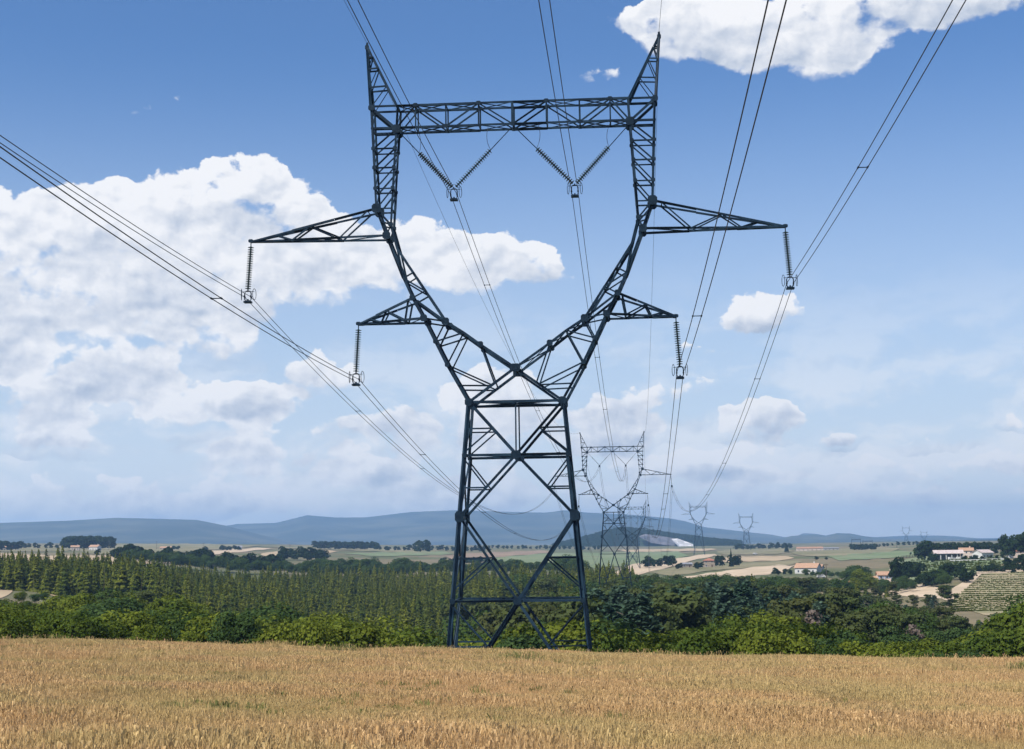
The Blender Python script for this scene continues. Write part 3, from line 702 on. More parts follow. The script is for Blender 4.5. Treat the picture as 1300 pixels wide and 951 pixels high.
for key, px, d, pyf, dz, lab in FARP:
    x = (px - CX) / F * d; g = hz(x, d); ps = R(5.0 if key in ('T2', 'T3', 'T4') else 2.0)
    if key == 'T3': ps = R(9)
    fr = Frame(x, d, ps); fr.o.z = dz; zf = g - dz
    r_ = empty('electricity_pylon', (x, d, g), -ps); tag(r_, lab, 'pylon', 'lattice pylons of the power line')
    bld = Joined(r_, 1.0 if key == 'T2' else (1.15 if d < 1500 else (1.15 if d < 3000 else 1.0))); lattice_pylon(bld, zf, key == 'T2')
    FR[key] = fr
    if key in ('T2', 'T3', 'T4'): CLS[key] = insulators(fr, zf, True, {'T2': 'the mid-distance pylon', 'T3': 'the small third pylon', 'T4': 'the hidden fourth pylon'}[key])

# ------------------------------------------------------------------ conductors
def span_pts(P, Q, sag, n=40):
    return [P.lerp(Q, k / n) + Vector((0, 0, -4 * sag * (k / n) * (1 - k / n))) for k in range(n + 1)]
NAMES = {'UL': 'outer left', 'LL': 'inner left', 'VL': 'left V insulator', 'VR': 'right V insulator', 'LR': 'inner right', 'UR': 'outer right'}
HANG = {'UL': 'from the upper left crossarm', 'LL': 'from the lower left crossarm', 'VL': 'from the left V insulator', 'VR': 'from the right V insulator', 'LR': 'from the lower right crossarm', 'UR': 'from the upper right crossarm'}
SL = {'UL': -.022, 'UR': -.008, 'LL': -.02, 'LR': .004, 'VL': -.033, 'VR': -.06}
SAG = {'UL': 12.2, 'LL': 11.6, 'VL': 12, 'VR': 12, 'LR': 11.5, 'UR': 12.2}
dIN = R(4.1); back = Vector((-math.sin(dIN), -math.cos(dIN), 0))
for key in ('UL', 'LL', 'VL', 'VR', 'LR', 'UR'):
    rt = empty('twin_conductor', T1.w(*CL1[key]))
    tag(rt, 'pair of power lines with spacers ' + HANG[key] + ' of the nearest pylon', 'power line', 'twin conductors of the power line')
    inv = -rt.location
    fix = {}
    for sgn in (-1, 1):
        a, z = CL1[key]; P = T1.w(a + .24 * sgn, z)
        pts = []
        m_, k_ = SL[key], .0004
        for i in range(60, 0, -1):
            t = 300 * (i / 60) ** 1.3; pts.append(P + back * t + Vector((0, 0, m_ * t + k_ * t * t)))
        prev = P; line = pts + [P]
        for nx in ('T2', 'T3', 'T4'):
            a2, z2 = CLS[nx][key]; Q = FR[nx].w(a2 + .24 * sgn, z2); L = (Q - prev).length
            line += span_pts(prev, Q, SAG[key] * (L / 405) ** 2, 60 if nx == 'T2' else 30)[1:]; prev = Q
        fix[sgn] = line
        m = MB(); rad = [0.024 if p.y < 120 else 0.024 + .016 * min(1, (p.y - 120) / 400) for p in line]
        m.tube([p + inv for p in line], rad, 5); m.build('wire', CABLE, rt, True)
    cum = 0; nxt = 15.0; l0, l1 = fix[-1], fix[1]
    T1i = 60
    dist = [0]
    for i in range(1, len(l0)): dist.append(dist[-1] + (l0[i] - l0[i - 1]).length)
    off = dist[T1i]
    want = [off + v for v in (-240, -190, -140, -95, {'UL': -52, 'LL': -38, 'VL': -60, 'VR': -55, 'LR': -25, 'UR': -33}[key], {'UL': 44, 'LL': 34, 'VL': 24, 'VR': 55, 'LR': 70, 'UR': 32}[key], 90, 140, 190, 240, 290, 340, 380)]
    for wv in want:
        for i in range(1, len(dist)):
            if dist[i] >= wv:
                t = (wv - dist[i - 1]) / (dist[i] - dist[i - 1]); A = l0[i - 1].lerp(l0[i], t) + inv; B_ = l1[i - 1].lerp(l1[i], t) + inv
                m = MB(); m.tube([A, B_], .028, 5); ax = (l0[i] - l0[i - 1]).normalized() * .14
                m.tube([A - ax, A + ax], .05, 5); m.tube([B_ - ax, B_ + ax], .05, 5); m.build('spacer', STEEL_B, rt); break
for sx, txt, ml in ((-1, 'left', -.02), (1, 'right', -.04)):
    P = T1.w(10.9 * sx, 37.45); pts = []
    for i in range(50, 0, -1):
        t = 300 * (i / 50) ** 1.3; pts.append(P + back * t + Vector((0, 0, ml * t + .00035 * t * t)))
    line = pts + [P]; prev = P
    for nx in ('T2', 'T3', 'T4'):
        Q = FR[nx].w(10.9 * sx, 37.45); L = (Q - prev).length; line += span_pts(prev, Q, 9.5 * (L / 405) ** 2, 50)[1:]; prev = Q
    m = MB(); rad = [0.014 if p.y < 120 else 0.014 + .012 * min(1, (p.y - 120) / 400) for p in line]
    m.tube(line, rad, 4); o = m.build('ground_wire', CABLE, None, True); tag(o, 'single hair-thin wire running over the %s peak of the nearest pylon' % txt, 'power line', 'ground wires of the power line')

# ------------------------------------------------------------------ trees and bushes
def leaf_quads(C, S, aspect=1.0, flat=0.0, seed=0, Nrm=None):
    """one small quad (a spray of leaves) per centre C (n,3) of size S (n,); flat pulls the sprays towards level; Nrm biases them outwards"""
    r = np.random.default_rng(seed); n = len(C)
    N = r.normal(size=(n, 3)); N /= np.linalg.norm(N, axis=1)[:, None]
    if Nrm is not None: N = N * 0.55 + Nrm * 0.75
    N[:, 2] = N[:, 2] * (1 - flat) + flat * 1.5 * np.where(N[:, 2] >= 0, 1, 1)
    N /= np.linalg.norm(N, axis=1)[:, None]
    T = r.normal(size=(n, 3)); T -= N * (T * N).sum(1)[:, None]; T /= np.linalg.norm(T, axis=1)[:, None]; Bn = np.cross(N, T)
    S = np.asarray(S)[:, None]; a = T * S * 0.5 * aspect; b = Bn * S * 0.5
    j = lambda: 1 + r.uniform(-.35, .35, (n, 1))
    V = np.stack([C - a * j() - b * j() * .6, C + a * .3 - b * j(), C + a * j() + b * .4 * j(), C - a * .2 + b * j()], 1).reshape(-1, 3)
    return V, np.arange(n * 4).reshape(n, 4)
def trunk_mesh(h, r0, seed, limbs=6, lean=0.03, spread=.3, z0=.35):
    r = random.Random(seed); m = MB(); pts = [Vector((0, 0, -.03))]
    for k in range(1, 7): pts.append(Vector((r.uniform(-1, 1) * lean * k / 6, r.uniform(-1, 1) * lean * k / 6, h * k / 6)))
    m.tube(pts, [r0 * (1 - .14 * k) for k in range(7)], 6)
    for k in range(limbs):
        t = z0 + (1 - z0) * k / limbs * .9; i = min(5, int(t * 6)); p = pts[i].lerp(pts[i + 1], t * 6 - i); an = k * 2.4 + r.uniform(-.4, .4); L = spread * r.uniform(.6, 1)
        m.tube([p, p + Vector((math.cos(an) * L * .5, math.sin(an) * L * .5, L * .35)), p + Vector((math.cos(an) * L, math.sin(an) * L, L * .55))], [r0 * .4, r0 * .28, r0 * .1], 4)
    return m
def conifer_proto(seed, n=640, wd=0.225):
    r = np.random.default_rng(seed); q = r.uniform(0, 1, n) ** 0.75; z = 0.06 + 0.92 * (1 - q) if False else 0.05 + 0.95 * (1 - np.sqrt(r.uniform(0.0, 1, n)))
    tier = np.round(z * 17) / 17; z = tier + r.normal(0, .012, n) 
    rad = (1 - z) ** 0.85 * wd * (1.0 + 0.25 * np.sin(tier * 61 + seed)) ; ang = r.uniform(0, 6.283, n); f = r.uniform(.25, 1.08, n) ** .6
    C = np.stack([rad * f * np.cos(ang), rad * f * np.sin(ang), z - f * rad * 0.28], 1)
    S = 0.040 + 0.055 * (1 - z) * r.uniform(.7, 1.2, n)
    Nn = np.stack([np.cos(ang), np.sin(ang), np.full(n, .8)], 1)
    V, Fq = leaf_quads(C, S, 1.3, 0.25, seed, Nn)
    k = 26; zt = 1 - np.linspace(0, .12, k); C2 = np.stack([r.normal(0, .006, k), r.normal(0, .006, k), zt], 1); V2, F2 = leaf_quads(C2, np.full(k, .03), 1, 0, seed + 1)
    V = np.concatenate([V, V2]); Fq = np.concatenate([Fq, F2 + len(V) - len(V2)])
    return V, Fq
def cedar_proto(seed, n=2600, wd=0.36):
    r = np.random.default_rng(seed); C = []; S = []
    nb = 90
    for b in range(nb):
        z = 0.08 + 0.9 * (b / nb) ** 1.05; L = wd * (1 - z) ** 0.62 * r.uniform(.6, 1.1) + .02; an = b * 2.4 + r.uniform(-.5, .5); k = int(n / nb)
        t = np.sqrt(r.uniform(0.03, 1, k)); fan = r.normal(0, .22, k) * L * (1.25 - t)
        x = np.cos(an) * L * t - np.sin(an) * fan; y = np.sin(an) * L * t + np.cos(an) * fan
        zz = z + L * (.22 * t - .30 * t * t) + r.normal(0, .008, k); C.append(np.stack([x, y, zz], 1)); S.append(0.034 * r.uniform(.7, 1.3, k))
    C = np.concatenate(C); return leaf_quads(C, np.concatenate(S), 1.5, 0.8, seed)
def broad_proto(seed, lobes=16, per=170, wd=0.42, zc=.58, hh=.40, size=.05, jit=.12, low=False):
    r = np.random.default_rng(seed); C = []; S = []; Nn = []
    for b in range(lobes):
        v = r.normal(size=3); v /= np.linalg.norm(v); rr = r.uniform(.35, .95) ** .7
        c = np.array([v[0] * wd * rr * .75, v[1] * wd * rr * .75, zc + v[2] * hh * rr * .75]); rad = r.uniform(.10, .21) * (wd / .42) ** .5
        u = r.normal(size=(per, 3)); u /= np.linalg.norm(u, axis=1)[:, None]; u[:, 2] = np.where(u[:, 2] < -.35, -u[:, 2], u[:, 2])
        rj = rad * (r.uniform(.72, 1.12, per))[:, None]; C.append(c + u * rj * np.array([1.1, 1.1, .85])); Nn.append(u); S.append(size * r.uniform(.6, 1.25, per))
    C = np.concatenate(C); C[:, 2] = np.maximum(C[:, 2], .01); return leaf_quads(C, np.concatenate(S), 1.25, 0.1, seed, np.concatenate(Nn))
def pine_proto(seed, lobes=34, per=80):
    r = np.random.default_rng(seed); C = []; Nn = []
    for b in range(lobes):
        z = .22 + .74 * r.uniform(0, 1) ** .85; R_ = .30 * (1 - ((z - .5) / .55) ** 2 * .8) * r.uniform(.2, 1); an = r.uniform(0, 6.28)
        u = r.normal(size=(per, 3)); u /= np.linalg.norm(u, axis=1)[:, None]; rad = r.uniform(.06, .12)
        C.append(np.array([R_ * math.cos(an), R_ * math.sin(an), z]) + u * rad * r.uniform(.5, 1.1, (per, 1)) * np.array([1.25, 1.25, .6])); Nn.append(u)
    C = np.concatenate(C); return leaf_quads(C, np.full(len(C), .036), 1.4, .3, seed, np.concatenate(Nn))
PROTO = {}
def crown_meshes(kind, fol, gen, seeds, **kw):
    L = []
    for sd in seeds:
        V, Fq = gen(sd, **kw); V[:, 2] *= 1 / V[:, 2].max(); L.append(mesh_np('crown_' + kind, V, Fq, FOL[fol]))
    PROTO[kind] = L
crown_meshes('conifer', 'conifer', conifer_proto, range(5))
crown_meshes('sparse_conifer', 'conifer', conifer_proto, (11, 12), n=900, wd=.22)
crown_meshes('cedar', 'cedar', cedar_proto, range(4))
crown_meshes('pine', 'pine', pine_proto, range(4))
crown_meshes('bush', 'bush', broad_proto, range(5), lobes=30, per=230, wd=.62, zc=.45, hh=.5, size=.036)
crown_meshes('tree', 'oak', broad_proto, range(20, 25), lobes=30, per=200, wd=.46, zc=.56, hh=.46, size=.032)
crown_meshes('green_tree', 'bush', broad_proto, range(30, 34), lobes=30, per=200, wd=.42, zc=.56, hh=.46, size=.032)
crown_meshes('far_tree', 'dark', broad_proto, range(40, 43), lobes=14, per=60, wd=.44, zc=.5, hh=.5, size=.10)
crown_meshes('cypress', 'dark', conifer_proto, (50, 51), n=900, wd=.16)
crown_meshes('dead', 'dead', pine_proto, (60,), lobes=16, per=40)
TRK = {}
for k, (h, r0, lb, sp, z0) in {'conifer': (.93, .014, 0, .1, .3), 'sparse_conifer': (.93, .014, 0, .1, .3), 'cedar': (.9, .022, 8, .2, .2), 'pine': (.85, .018, 9, .22, .25), 'bush': (.5, .03, 7, .35, .1), 'tree': (.62, .03, 8, .3, .25),
                               'green_tree': (.62, .028, 8, .28, .2), 'far_tree': (.6, .03, 3, .25, .3), 'cypress': (.8, .02, 0, .1, .2), 'dead': (.9, .016, 12, .22, .15)}.items():
    TRK[k] = trunk_mesh(h, r0, len(k), lb, .02, sp, z0).mesh('trunk_' + k, BARK)
def tree(kind, name, label, cat, loc, h, wx=1.0, group=None, simple=False):
    """an Empty at the foot > trunk, crown (both share mesh data with their kind)"""
    e = empty(name, loc, random.uniform(0, 6.28)); tag(e, label, cat, group)
    e.scale = (h * wx, h * wx, h)
    c = obj('crown', random.choice(PROTO[kind]), e)
    if not simple: obj('trunk', TRK[kind], e)
    return e
def on_ground(px, d, sink=0.1):
    p = at(px, d); p.z -= sink; return p

def scatter(name, P, S, Z, meshes, label, cat, wx=1.0, kinds=None, tilt=None):
    """a mass of many alike plants as one object: instances on points"""
    P = np.asarray(P, np.float32); n = len(P)
    me = bpy.data.meshes.new(name + '_points'); me.vertices.add(n); me.vertices.foreach_set('co', P.ravel())
    A = me.attributes.new('psize', 'FLOAT_VECTOR', 'POINT'); S = np.asarray(S, np.float32)
    A.data.foreach_set('vector', np.stack([S * wx, S * wx, S], 1).ravel() if S.ndim == 1 else S.ravel())
    A = me.attributes.new('prot', 'FLOAT_VECTOR', 'POINT'); Rv = np.zeros((n, 3), np.float32); Rv[:, 2] = Z
    if tilt is not None: Rv[:, :2] = tilt
    A.data.foreach_set('vector', Rv.ravel())
    A = me.attributes.new('pidx', 'INT', 'POINT'); A.data.foreach_set('value', (kinds if kinds is not None else rng.integers(0, len(meshes), n)).astype(np.int32))
    o = obj(name, me); tag(o, label, cat, kind='stuff')
    g = bpy.data.node_groups.new(name + '_scatter', 'GeometryNodeTree'); g.interface.new_socket('Geometry', in_out='INPUT', socket_type='NodeSocketGeometry'); g.interface.new_socket('Geometry', in_out='OUTPUT', socket_type='NodeSocketGeometry')
    N = g.nodes; L = g.links; gi = N.new('NodeGroupInput'); go = N.new('NodeGroupOutput'); ip = N.new('GeometryNodeInstanceOnPoints')
    jn = N.new('GeometryNodeGeometryToInstance'); L.new(gi.outputs[0], ip.inputs['Points'])
    for mm in reversed(meshes):
        src = bpy.data.objects.new(name + '_source', mm); oi = N.new('GeometryNodeObjectInfo'); oi.inputs['Object'].default_value = src; L.new(oi.outputs['Geometry'], jn.inputs[0])
    L.new(jn.outputs[0], ip.inputs['Instance']); ip.inputs['Pick Instance'].default_value = True
    def attr(nm, ty):
        a = N.new('GeometryNodeInputNamedAttribute'); a.data_type = ty; a.inputs['Name'].default_value = nm
        return [x for x in a.outputs if x.enabled][0]
    L.new(attr('pidx', 'INT'), ip.inputs['Instance Index']); L.new(attr('psize', 'FLOAT_VECTOR'), ip.inputs['Scale'])
    er = N.new('FunctionNodeEulerToRotation'); L.new(attr('prot', 'FLOAT_VECTOR'), er.inputs[0]); L.new(er.outputs[0], ip.inputs['Rotation'])
    L.new(ip.outputs[0], go.inputs[0]); md = o.modifiers.new('scatter', 'NODES'); md.node_group = g
    return o

def size_word(h, a, b): return 'low' if h < a else ('tall' if h > b else 'medium sized')
def landmark(px):
    for lim, tx in ((45, 'at the left edge of the view'), (110, 'left of the big round oak'), (185, 'in front of the big round oak'), (265, 'right of the big round oak'), (340, 'left of the dark spreading oak'), (410, 'by the dark spreading oak'), (490, 'midway from the oaks to the pylon'),
                    (565, 'just left of the pylon'), (650, 'between the pylon legs, left half'), (745, 'between the pylon legs, right half'), (800, 'just right of the pylon'), (860, 'under the nearest cedar'), (920, 'left of the tall bright tree'), (1000, 'around the tall bright tree'), (1060, 'right of the tall bright tree'),
                    (1130, 'below the village houses'), (1190, 'left of the vineyard'), (1250, 'below the vineyard')):
        if px < lim: return tx
    return 'at the right edge of the view'
# -- the spruce plantation on the slope beyond the tower
pl = []
d = 340.0
while d < 900:
    w0 = (-90 - CX) / F * d; w1 = (800 - CX) / F * d; x = w0 + random.uniform(0, 3)
    while x < w1:
        px = CX + F * x / d; X = x + random.uniform(-.9, .9); Y = d + random.uniform(-1.2, 1.2)
        near = np.interp(px, [-90, 60, 200, 330, 450, 574, 640, 800], [455, 440, 415, 370, 340, 345, 430, 560])
        farl = np.interp(px, [-90, 150, 310, 420, 574, 800], [640, 700, 780, 880, 860, 800])
        gap = (-60 < px < 14 and d < 450)
        if near + 14 * math.sin(px * .05) < d < farl and not gap and random.random() > .11: pl.append((X, Y, hz(X, Y) - .15, random.gauss(9.6, 1.9) * (1 - .1 * (px < 330)), px, d))
        x += 4.3 if d < 650 else 5.2
    d += 4.6 if d < 650 else 6.5
pl.sort(key=lambda t: t[5] * (1.0 - .16 * math.sin(t[4] * 3.1 + t[5]) ** 2))
def visible_near(lst, n):
    """those that show largest: nearest first, thinned so that they spread over the front"""
    return lst[:n], lst[n:]
# the front row stands nearest in every column of the view
cols = {}
for k, t_ in enumerate(pl): cols.setdefault(int(t_[4] // 9), []).append(t_)
front = []
for lst in cols.values(): lst.sort(key=lambda q: q[5]); front += lst[:4]
front = sorted(front, key=lambda q: q[5])[:296]; fs = set(id(q) for q in front); rest = [q for q in pl if id(q) not in fs]
for (X, Y, Z, h, px, dd_) in front:
    tree('conifer', 'spruce_tree', size_word(h, 9, 10.6) + ' green spruce in the plantation front, ' + landmark(px), 'tree', (X, Y, Z), h, random.uniform(.9, 1.15), 'spruces in the front rows of the plantation')
scatter('spruce_plantation', [q[:3] for q in rest], [q[3] for q in rest], rng.uniform(0, 6.28, len(rest)), PROTO['conifer'], 'dense mass of young green spruces covering the slope behind the front rows', 'plantation')

# -- cedars and pines right of the tower
def env(px, tab): return float(np.interp(px, [a for a, b in tab], [b for a, b in tab]))
TOPR = [(560, 752), (640, 748), (700, 742), (740, 733), (800, 731), (860, 733), (930, 735), (1000, 738), (1050, 740), (1090, 752), (1130, 758), (1190, 766), (1230, 782), (1300, 778), (1380, 770)]
k = 0
for px0 in np.arange(585, 1360, 17.0):
    for d0, lab_d in ((205, 0), (255, 0), (315, 0), (390, 1), (480, 1)):
        px = px0 + random.uniform(-9, 9); dd_ = d0 + random.uniform(-20, 20)
        if px < 650 and dd_ < 260: continue
        if px > 1180 and dd_ > 350: continue
        p = on_ground(px, dd_); ztop = py_z(px, env(px, TOPR) + random.uniform(0, 20) + (205 < 0) + max(0, (260 - dd_)) * .28, dd_); h = ztop - p.z
        h = max(5.5, min(h, 19))
        if px > 740 and px < 1035 and dd_ < 330: kd = 'cedar' if random.random() < .72 else 'pine'
        elif random.random() < .12 and px > 1000: kd = 'cedar'
        else: kd = 'pine' if random.random() < .75 else 'tree'
        nm = {'cedar': 'cedar_tree', 'pine': 'pine_tree', 'tree': 'oak_tree'}[kd]
        lb = size_word(h, 9, 14) + {'cedar': ' blue green layered cedar ', 'pine': ' dark ragged pine ', 'tree': ' dark round oak '}[kd] + ('in the wood front ' if dd_ < 240 else 'at the wood back ' if dd_ > 350 else 'inside the wood ') + landmark(px)
        tree(kd, nm, lb, 'tree', p, h, random.uniform(.85, 1.15) * (1.15 if h < 9 else 1), {'cedar': 'cedars', 'pine': 'pines', 'tree': 'oaks'}[kd] + ' of the wood right of the big pylon')
p = on_ground(806, 172); tree('cedar', 'cedar_tree', 'tall pale blue cedar with drooping tiers, nearest cedar right of the big pylon', 'tree', p, py_z(806, 752, 172) - p.z, 1.15)
for px, dd_, tp, lb in ((1012, 190, 772, 'leafless grey brown dead tree among bright bushes, left one of two'), (1155, 200, 790, 'leafless grey brown dead tree among dark pines, right one of two')):
    p = on_ground(px, dd_); tree('dead', 'dead_tree', lb, 'tree', p, py_z(px, tp, dd_) - p.z, .9)
# far side of that wood: smaller mixed crowns up to the tracks
for px0 in np.arange(640, 1120, 9.0):
    for dd_ in (560, 640):
        px = px0 + random.uniform(-4, 4); d1 = dd_ + random.uniform(-30, 30); p = on_ground(px, d1); ztop = py_z(px, env(px, [(640, 728), (760, 730), (900, 728), (1000, 731), (1060, 732), (1120, 748)]) + random.uniform(-2, 6), d1)
        kd = random.choice(['pine', 'tree', 'tree', 'conifer']); h = max(4.5, min(13, ztop - p.z))
        tree(kd, {'pine': 'pine_tree', 'tree': 'oak_tree', 'conifer': 'spruce_tree'}[kd], size_word(h, 7, 10) + {'pine': ' ragged pine', 'tree': ' round oak', 'conifer': ' pointed spruce'}[kd] + ' behind the wood ' + landmark(px), 'tree', p, h, 1.25, 'mixed belt of trees along the far edge of the wood', True)

# -- bright bushes along the far edge of the dry field
def bushrow(px_a, px_b, step, dists, top, label, group, kinds=('bush',), jit=6, wx=1.1):
    for px0 in np.arange(px_a, px_b, step):
        for dd_ in dists:
            px = px0 + random.uniform(-.5, .5) * step; d1 = dd_ + random.uniform(-8, 8); p = on_ground(px, d1, .3)
            ztop = py_z(px, env(px, top) + random.uniform(-jit * 1.7, jit * 1.7) - (d1 - dists[0]) * .12, d1); h = max(1.6, min(9.5, ztop - p.z)); kd = random.choice(kinds)
            tree(kd, 'bush', size_word(h, 3, 4.8) + ' ' + label[kd] + ', ' + landmark(px), 'bush', p, h, random.uniform(.8, 1.3) * wx * (1.5 if h < 3 else 1.0), group)
LB = {'bush': 'bright bush', 'tree': 'dark bush', 'green_tree': 'upright bright bush'}
bushrow(-30, 560, 20, (118, 150), [(-30, 775), (60, 780), (140, 772), (200, 785), (260, 772), (330, 792), (400, 788), (460, 792), (520, 808), (560, 812)], LB, 'bushes along the far edge of the dry field', ('bush', 'bush', 'tree', 'green_tree'), 7)
bushrow(560, 760, 16, (126, 150), [(560, 812), (600, 806), (660, 795), (700, 785), (760, 790)], LB, 'bushes along the far edge of the dry field', ('bush', 'bush', 'tree'), 6)
bushrow(755, 1340, 15, (118, 140), [(755, 800), (800, 806), (850, 800), (900, 799), (940, 786), (1000, 790), (1050, 808), (1100, 816), (1220, 818), (1250, 806), (1300, 795), (1340, 785)], LB, 'bushes along the far edge of the dry field', ('bush', 'bush', 'green_tree', 'tree'), 6)
for px, dd_, tp, wx, kd, lb in ((150, 215, 745, 1.15, 'tree', 'big round blue green oak left of the pylon, widest crown before the spruces'), (35, 170, 762, 1.0, 'bush', 'round green bush near the left edge behind the dry field'), (105, 190, 752, 1.1, 'green_tree', 'bushy green tree left of the big round oak'),
                                (205, 195, 752, 1.15, 'bush', 'broad yellow green bush just right of the big round oak'), (345, 200, 762, 1.1, 'tree', 'dark spreading oak halfway between the left edge and the pylon'), (240, 160, 772, 1.2, 'bush', 'bright yellow green bush right of the broad oak'), (320, 150, 776, 1.2, 'bush', 'dense bright bush in front of the dark spreading oak'),
                                (386, 175, 782, 1.2, 'bush', 'low round bright bush between the dark oak and the pylon'), (690, 130, 782, 1.0, 'bush', 'round pale green bush seen between the legs of the big pylon'), (955, 150, 772, 1.0, 'green_tree', 'tall bright green bushy tree, largest of the edge right of the pylon'), (985, 145, 778, .95, 'green_tree', 'second bright green bushy tree right beside the largest one'),
                                (860, 128, 800, 1.1, 'bush', 'rounded yellow green bush at the field edge under the cedars'), (1290, 140, 760, 1.1, 'green_tree', 'tall green bushy tree at the right edge of the view'), (1322, 150, 735, 1.1, 'tree', 'dark oak reaching in at the right edge of the view')):
    p = on_ground(px, dd_, .3); tree(kd, 'bush' if kd == 'bush' else ('oak_tree' if kd == 'tree' else 'broadleaf_tree'), lb, 'bush' if kd == 'bush' else 'tree', p, py_z(px, tp, dd_) - p.z, wx)
# looser trees between bushes and spruces on the left
for px0 in np.arange(-20, 470, 21.0):
    for dd_ in (225, 290, 350):
        px = px0 + random.uniform(-9, 9); d1 = dd_ + random.uniform(-20, 20)
        if (px < 25 and d1 > 300) or (62 < px < 96 and d1 > 260): continue
        p = on_ground(px, d1, .2); tp = env(px, [(-20, 765), (60, 760), (120, 752), (180, 752), (260, 758), (330, 768), (400, 785), (470, 800)]) + random.uniform(-6, 10); h = max(2.5, min(9, py_z(px, tp, d1) - p.z)); kd = random.choice(['tree', 'bush', 'bush', 'pine'])
        tree(kd, {'tree': 'oak_tree', 'bush': 'bush', 'pine': 'pine_tree'}[kd], size_word(h, 4, 7) + {'tree': ' dark oak', 'bush': ' bright bush', 'pine': ' ragged pine'}[kd] + ' below the spruces, ' + landmark(px), 'tree', p, h, 1.2, 'scattered trees below the spruce plantation')

# -- far hedges, copses and single trees on the plateau
def far_row(pxs, d, h, label, group, name='hedgerow_tree', jit=.25, kind='far_tree', wx=1.2, top=None, dj=15):
    n_ = len(pxs)
    for k_, px in enumerate(sorted(pxs)):
        if n_ == 2: lb_ = label + (', left one', ', right one')[k_]
        elif n_ > 2: lb_ = label + (', leftmost of them' if k_ == 0 else ', rightmost of them' if k_ == n_ - 1 else (', left part', ', middle part', ', right part')[min(2, int(3 * k_ / n_))])
        else: lb_ = label
        px = px + random.uniform(-1.5, 1.5); d1 = (hit(px, d[1]) if isinstance(d, tuple) else d) + random.uniform(-dj, dj); p = on_ground(px, d1)
        hh_ = h * random.uniform(1 - jit, 1 + jit) if top is None else max(2, py_z(px, top + random.uniform(-1, 1), d1) - p.z)
        tree(kind, name, lb_, 'bush' if name == 'bush' else 'tree', p, hh_, wx * random.uniform(.8, 1.2), group, True)
A_ = np.arange
far_row(A_(150, 360, 6.5), 1020, 10, 'dark round tree in the hedge line behind the spruce plantation', 'trees of the hedge line behind the spruces')
far_row(A_(165, 520, 7.5), 940, 9, 'dark round tree in the lower belt behind the spruce plantation', 'trees of the lower belt behind the spruces', kind='tree')
far_row(A_(400, 720, 7.5), 1000, 9, 'dark round tree in the belt behind the plantation top', 'trees of the belt behind the plantation top', kind='tree')
far_row(A_(356, 412, 5), 1350, 11, 'dark tree of the copse left of the long flat wood', 'trees of the copse left of the long flat wood')
far_row(A_(398, 478, 3.2), 2300, 13, 'dark tree in the long flat topped wood on the skyline', 'trees of the long flat topped wood', jit=.08)
far_row(A_(475, 620, 6), 2150, 8, 'small dark tree in the skyline hedge left of the big pylon', 'trees of the skyline hedge')
far_row(A_(600, 760, 6), 2600, 7, 'small dark tree in the skyline hedge behind the big pylon', 'trees of the skyline hedge behind the big pylon')
far_row(A_(560, 640, 9), 1250, 7, 'small round tree beside the ploughed strip behind the pylon legs', 'trees beside the ploughed strip')
far_row([532, 541], 1900, 0, 'big round tree alone on the skyline left of the pylon', 'pair of big round skyline trees', top=684.5, wx=.95)
far_row([712, 722, 731, 716], 900, 13, 'round dark tree at the near side of the green crop field', 'round trees at the green crop field', kind='tree')
far_row([815, 819, 826, 834, 842, 848], 1150, 7.5, 'dark bush in the clump beside the pale track', 'bushes of the clump beside the pale track', 'bush')
far_row([855, 859, 877, 881, 886], 1060, 5, 'dark bush around the stone ruin', 'bushes around the stone ruin', 'bush')
far_row([906, 911, 922, 927, 932], 1080, 0, 'round dark tree right beside the stone barn', 'round trees beside the stone barn', top=704.5, wx=.75)
far_row([923], 1085, 0, 'slim cypress rising above the trees beside the stone barn', None, 'cypress_tree', kind='cypress', top=697, wx=.6)
far_row(A_(930, 1000, 4.5), 2400, 9, 'dark tree in the skyline hedge left of the long brown shed', 'trees of the hedge by the long brown shed')
far_row([992], 1900, 16, 'tall dark pointed tree on the skyline left of the long brown shed', None, 'cypress_tree', kind='cypress', wx=1.5)
far_row([976, 983, 990, 997], 870, 4, 'dark clipped hedge bush left of the white house', 'hedge bushes left of the white house', 'bush')
far_row([1017, 1024, 1031, 1040, 1048, 1056, 1065], 830, 4, 'small garden bush in front of the white house', 'garden bushes in front of the white house', 'bush', kind='tree')
far_row([1075, 1082, 1070], 740, 9, 'round tree between the white house and the village ruins', 'round trees by the village ruins', kind='tree')
far_row([1084, 1092, 1078], 640, 8.5, 'bright green round tree below the village ruins', 'green trees below the village ruins', kind='green_tree', wx=1.1)
far_row([1103], 655, 0, 'tall dark pointed cypress in front of the orange roofed stone house', None, 'cypress_tree', kind='cypress', top=702, wx=1.25)
far_row([1131], 680, 0, 'dark oval tree right beside the orange roofed stone house', None, kind='far_tree', top=705, wx=.8)
far_row([1140, 1147, 1153, 1158], 700, 0, 'dark round tree right of the oval tree by the stone house', 'round trees right of the stone house', top=713, wx=1.1)
far_row(A_(1110, 1200, 6), 610, 5.5, 'bush in the green belt below the stone house', 'bushes of the belt below the stone house', 'bush', kind='tree')
far_row([1190, 1196, 1202, 1208], 640, 0, 'big dark leaning oak above the vineyard', 'dark oaks above the vineyard', top=714, wx=1.1)
far_row([1166, 1174, 1182, 1212, 1218, 1225], 610, 5.5, 'dark bush among the oaks above the vineyard', 'bushes among the oaks above the vineyard', 'bush')
far_row([1126], 560, 6.5, 'lone small dark pine standing on the bare slope', None, 'pine_tree', kind='pine')
far_row([1191], 470, 7, 'lone dark pine at the left corner of the vineyard', None, 'pine_tree', kind='pine')
far_row(A_(1236, 1310, 7), 690, 4.2, 'low orchard tree in the row above the vineyard', 'orchard trees above the vineyard')
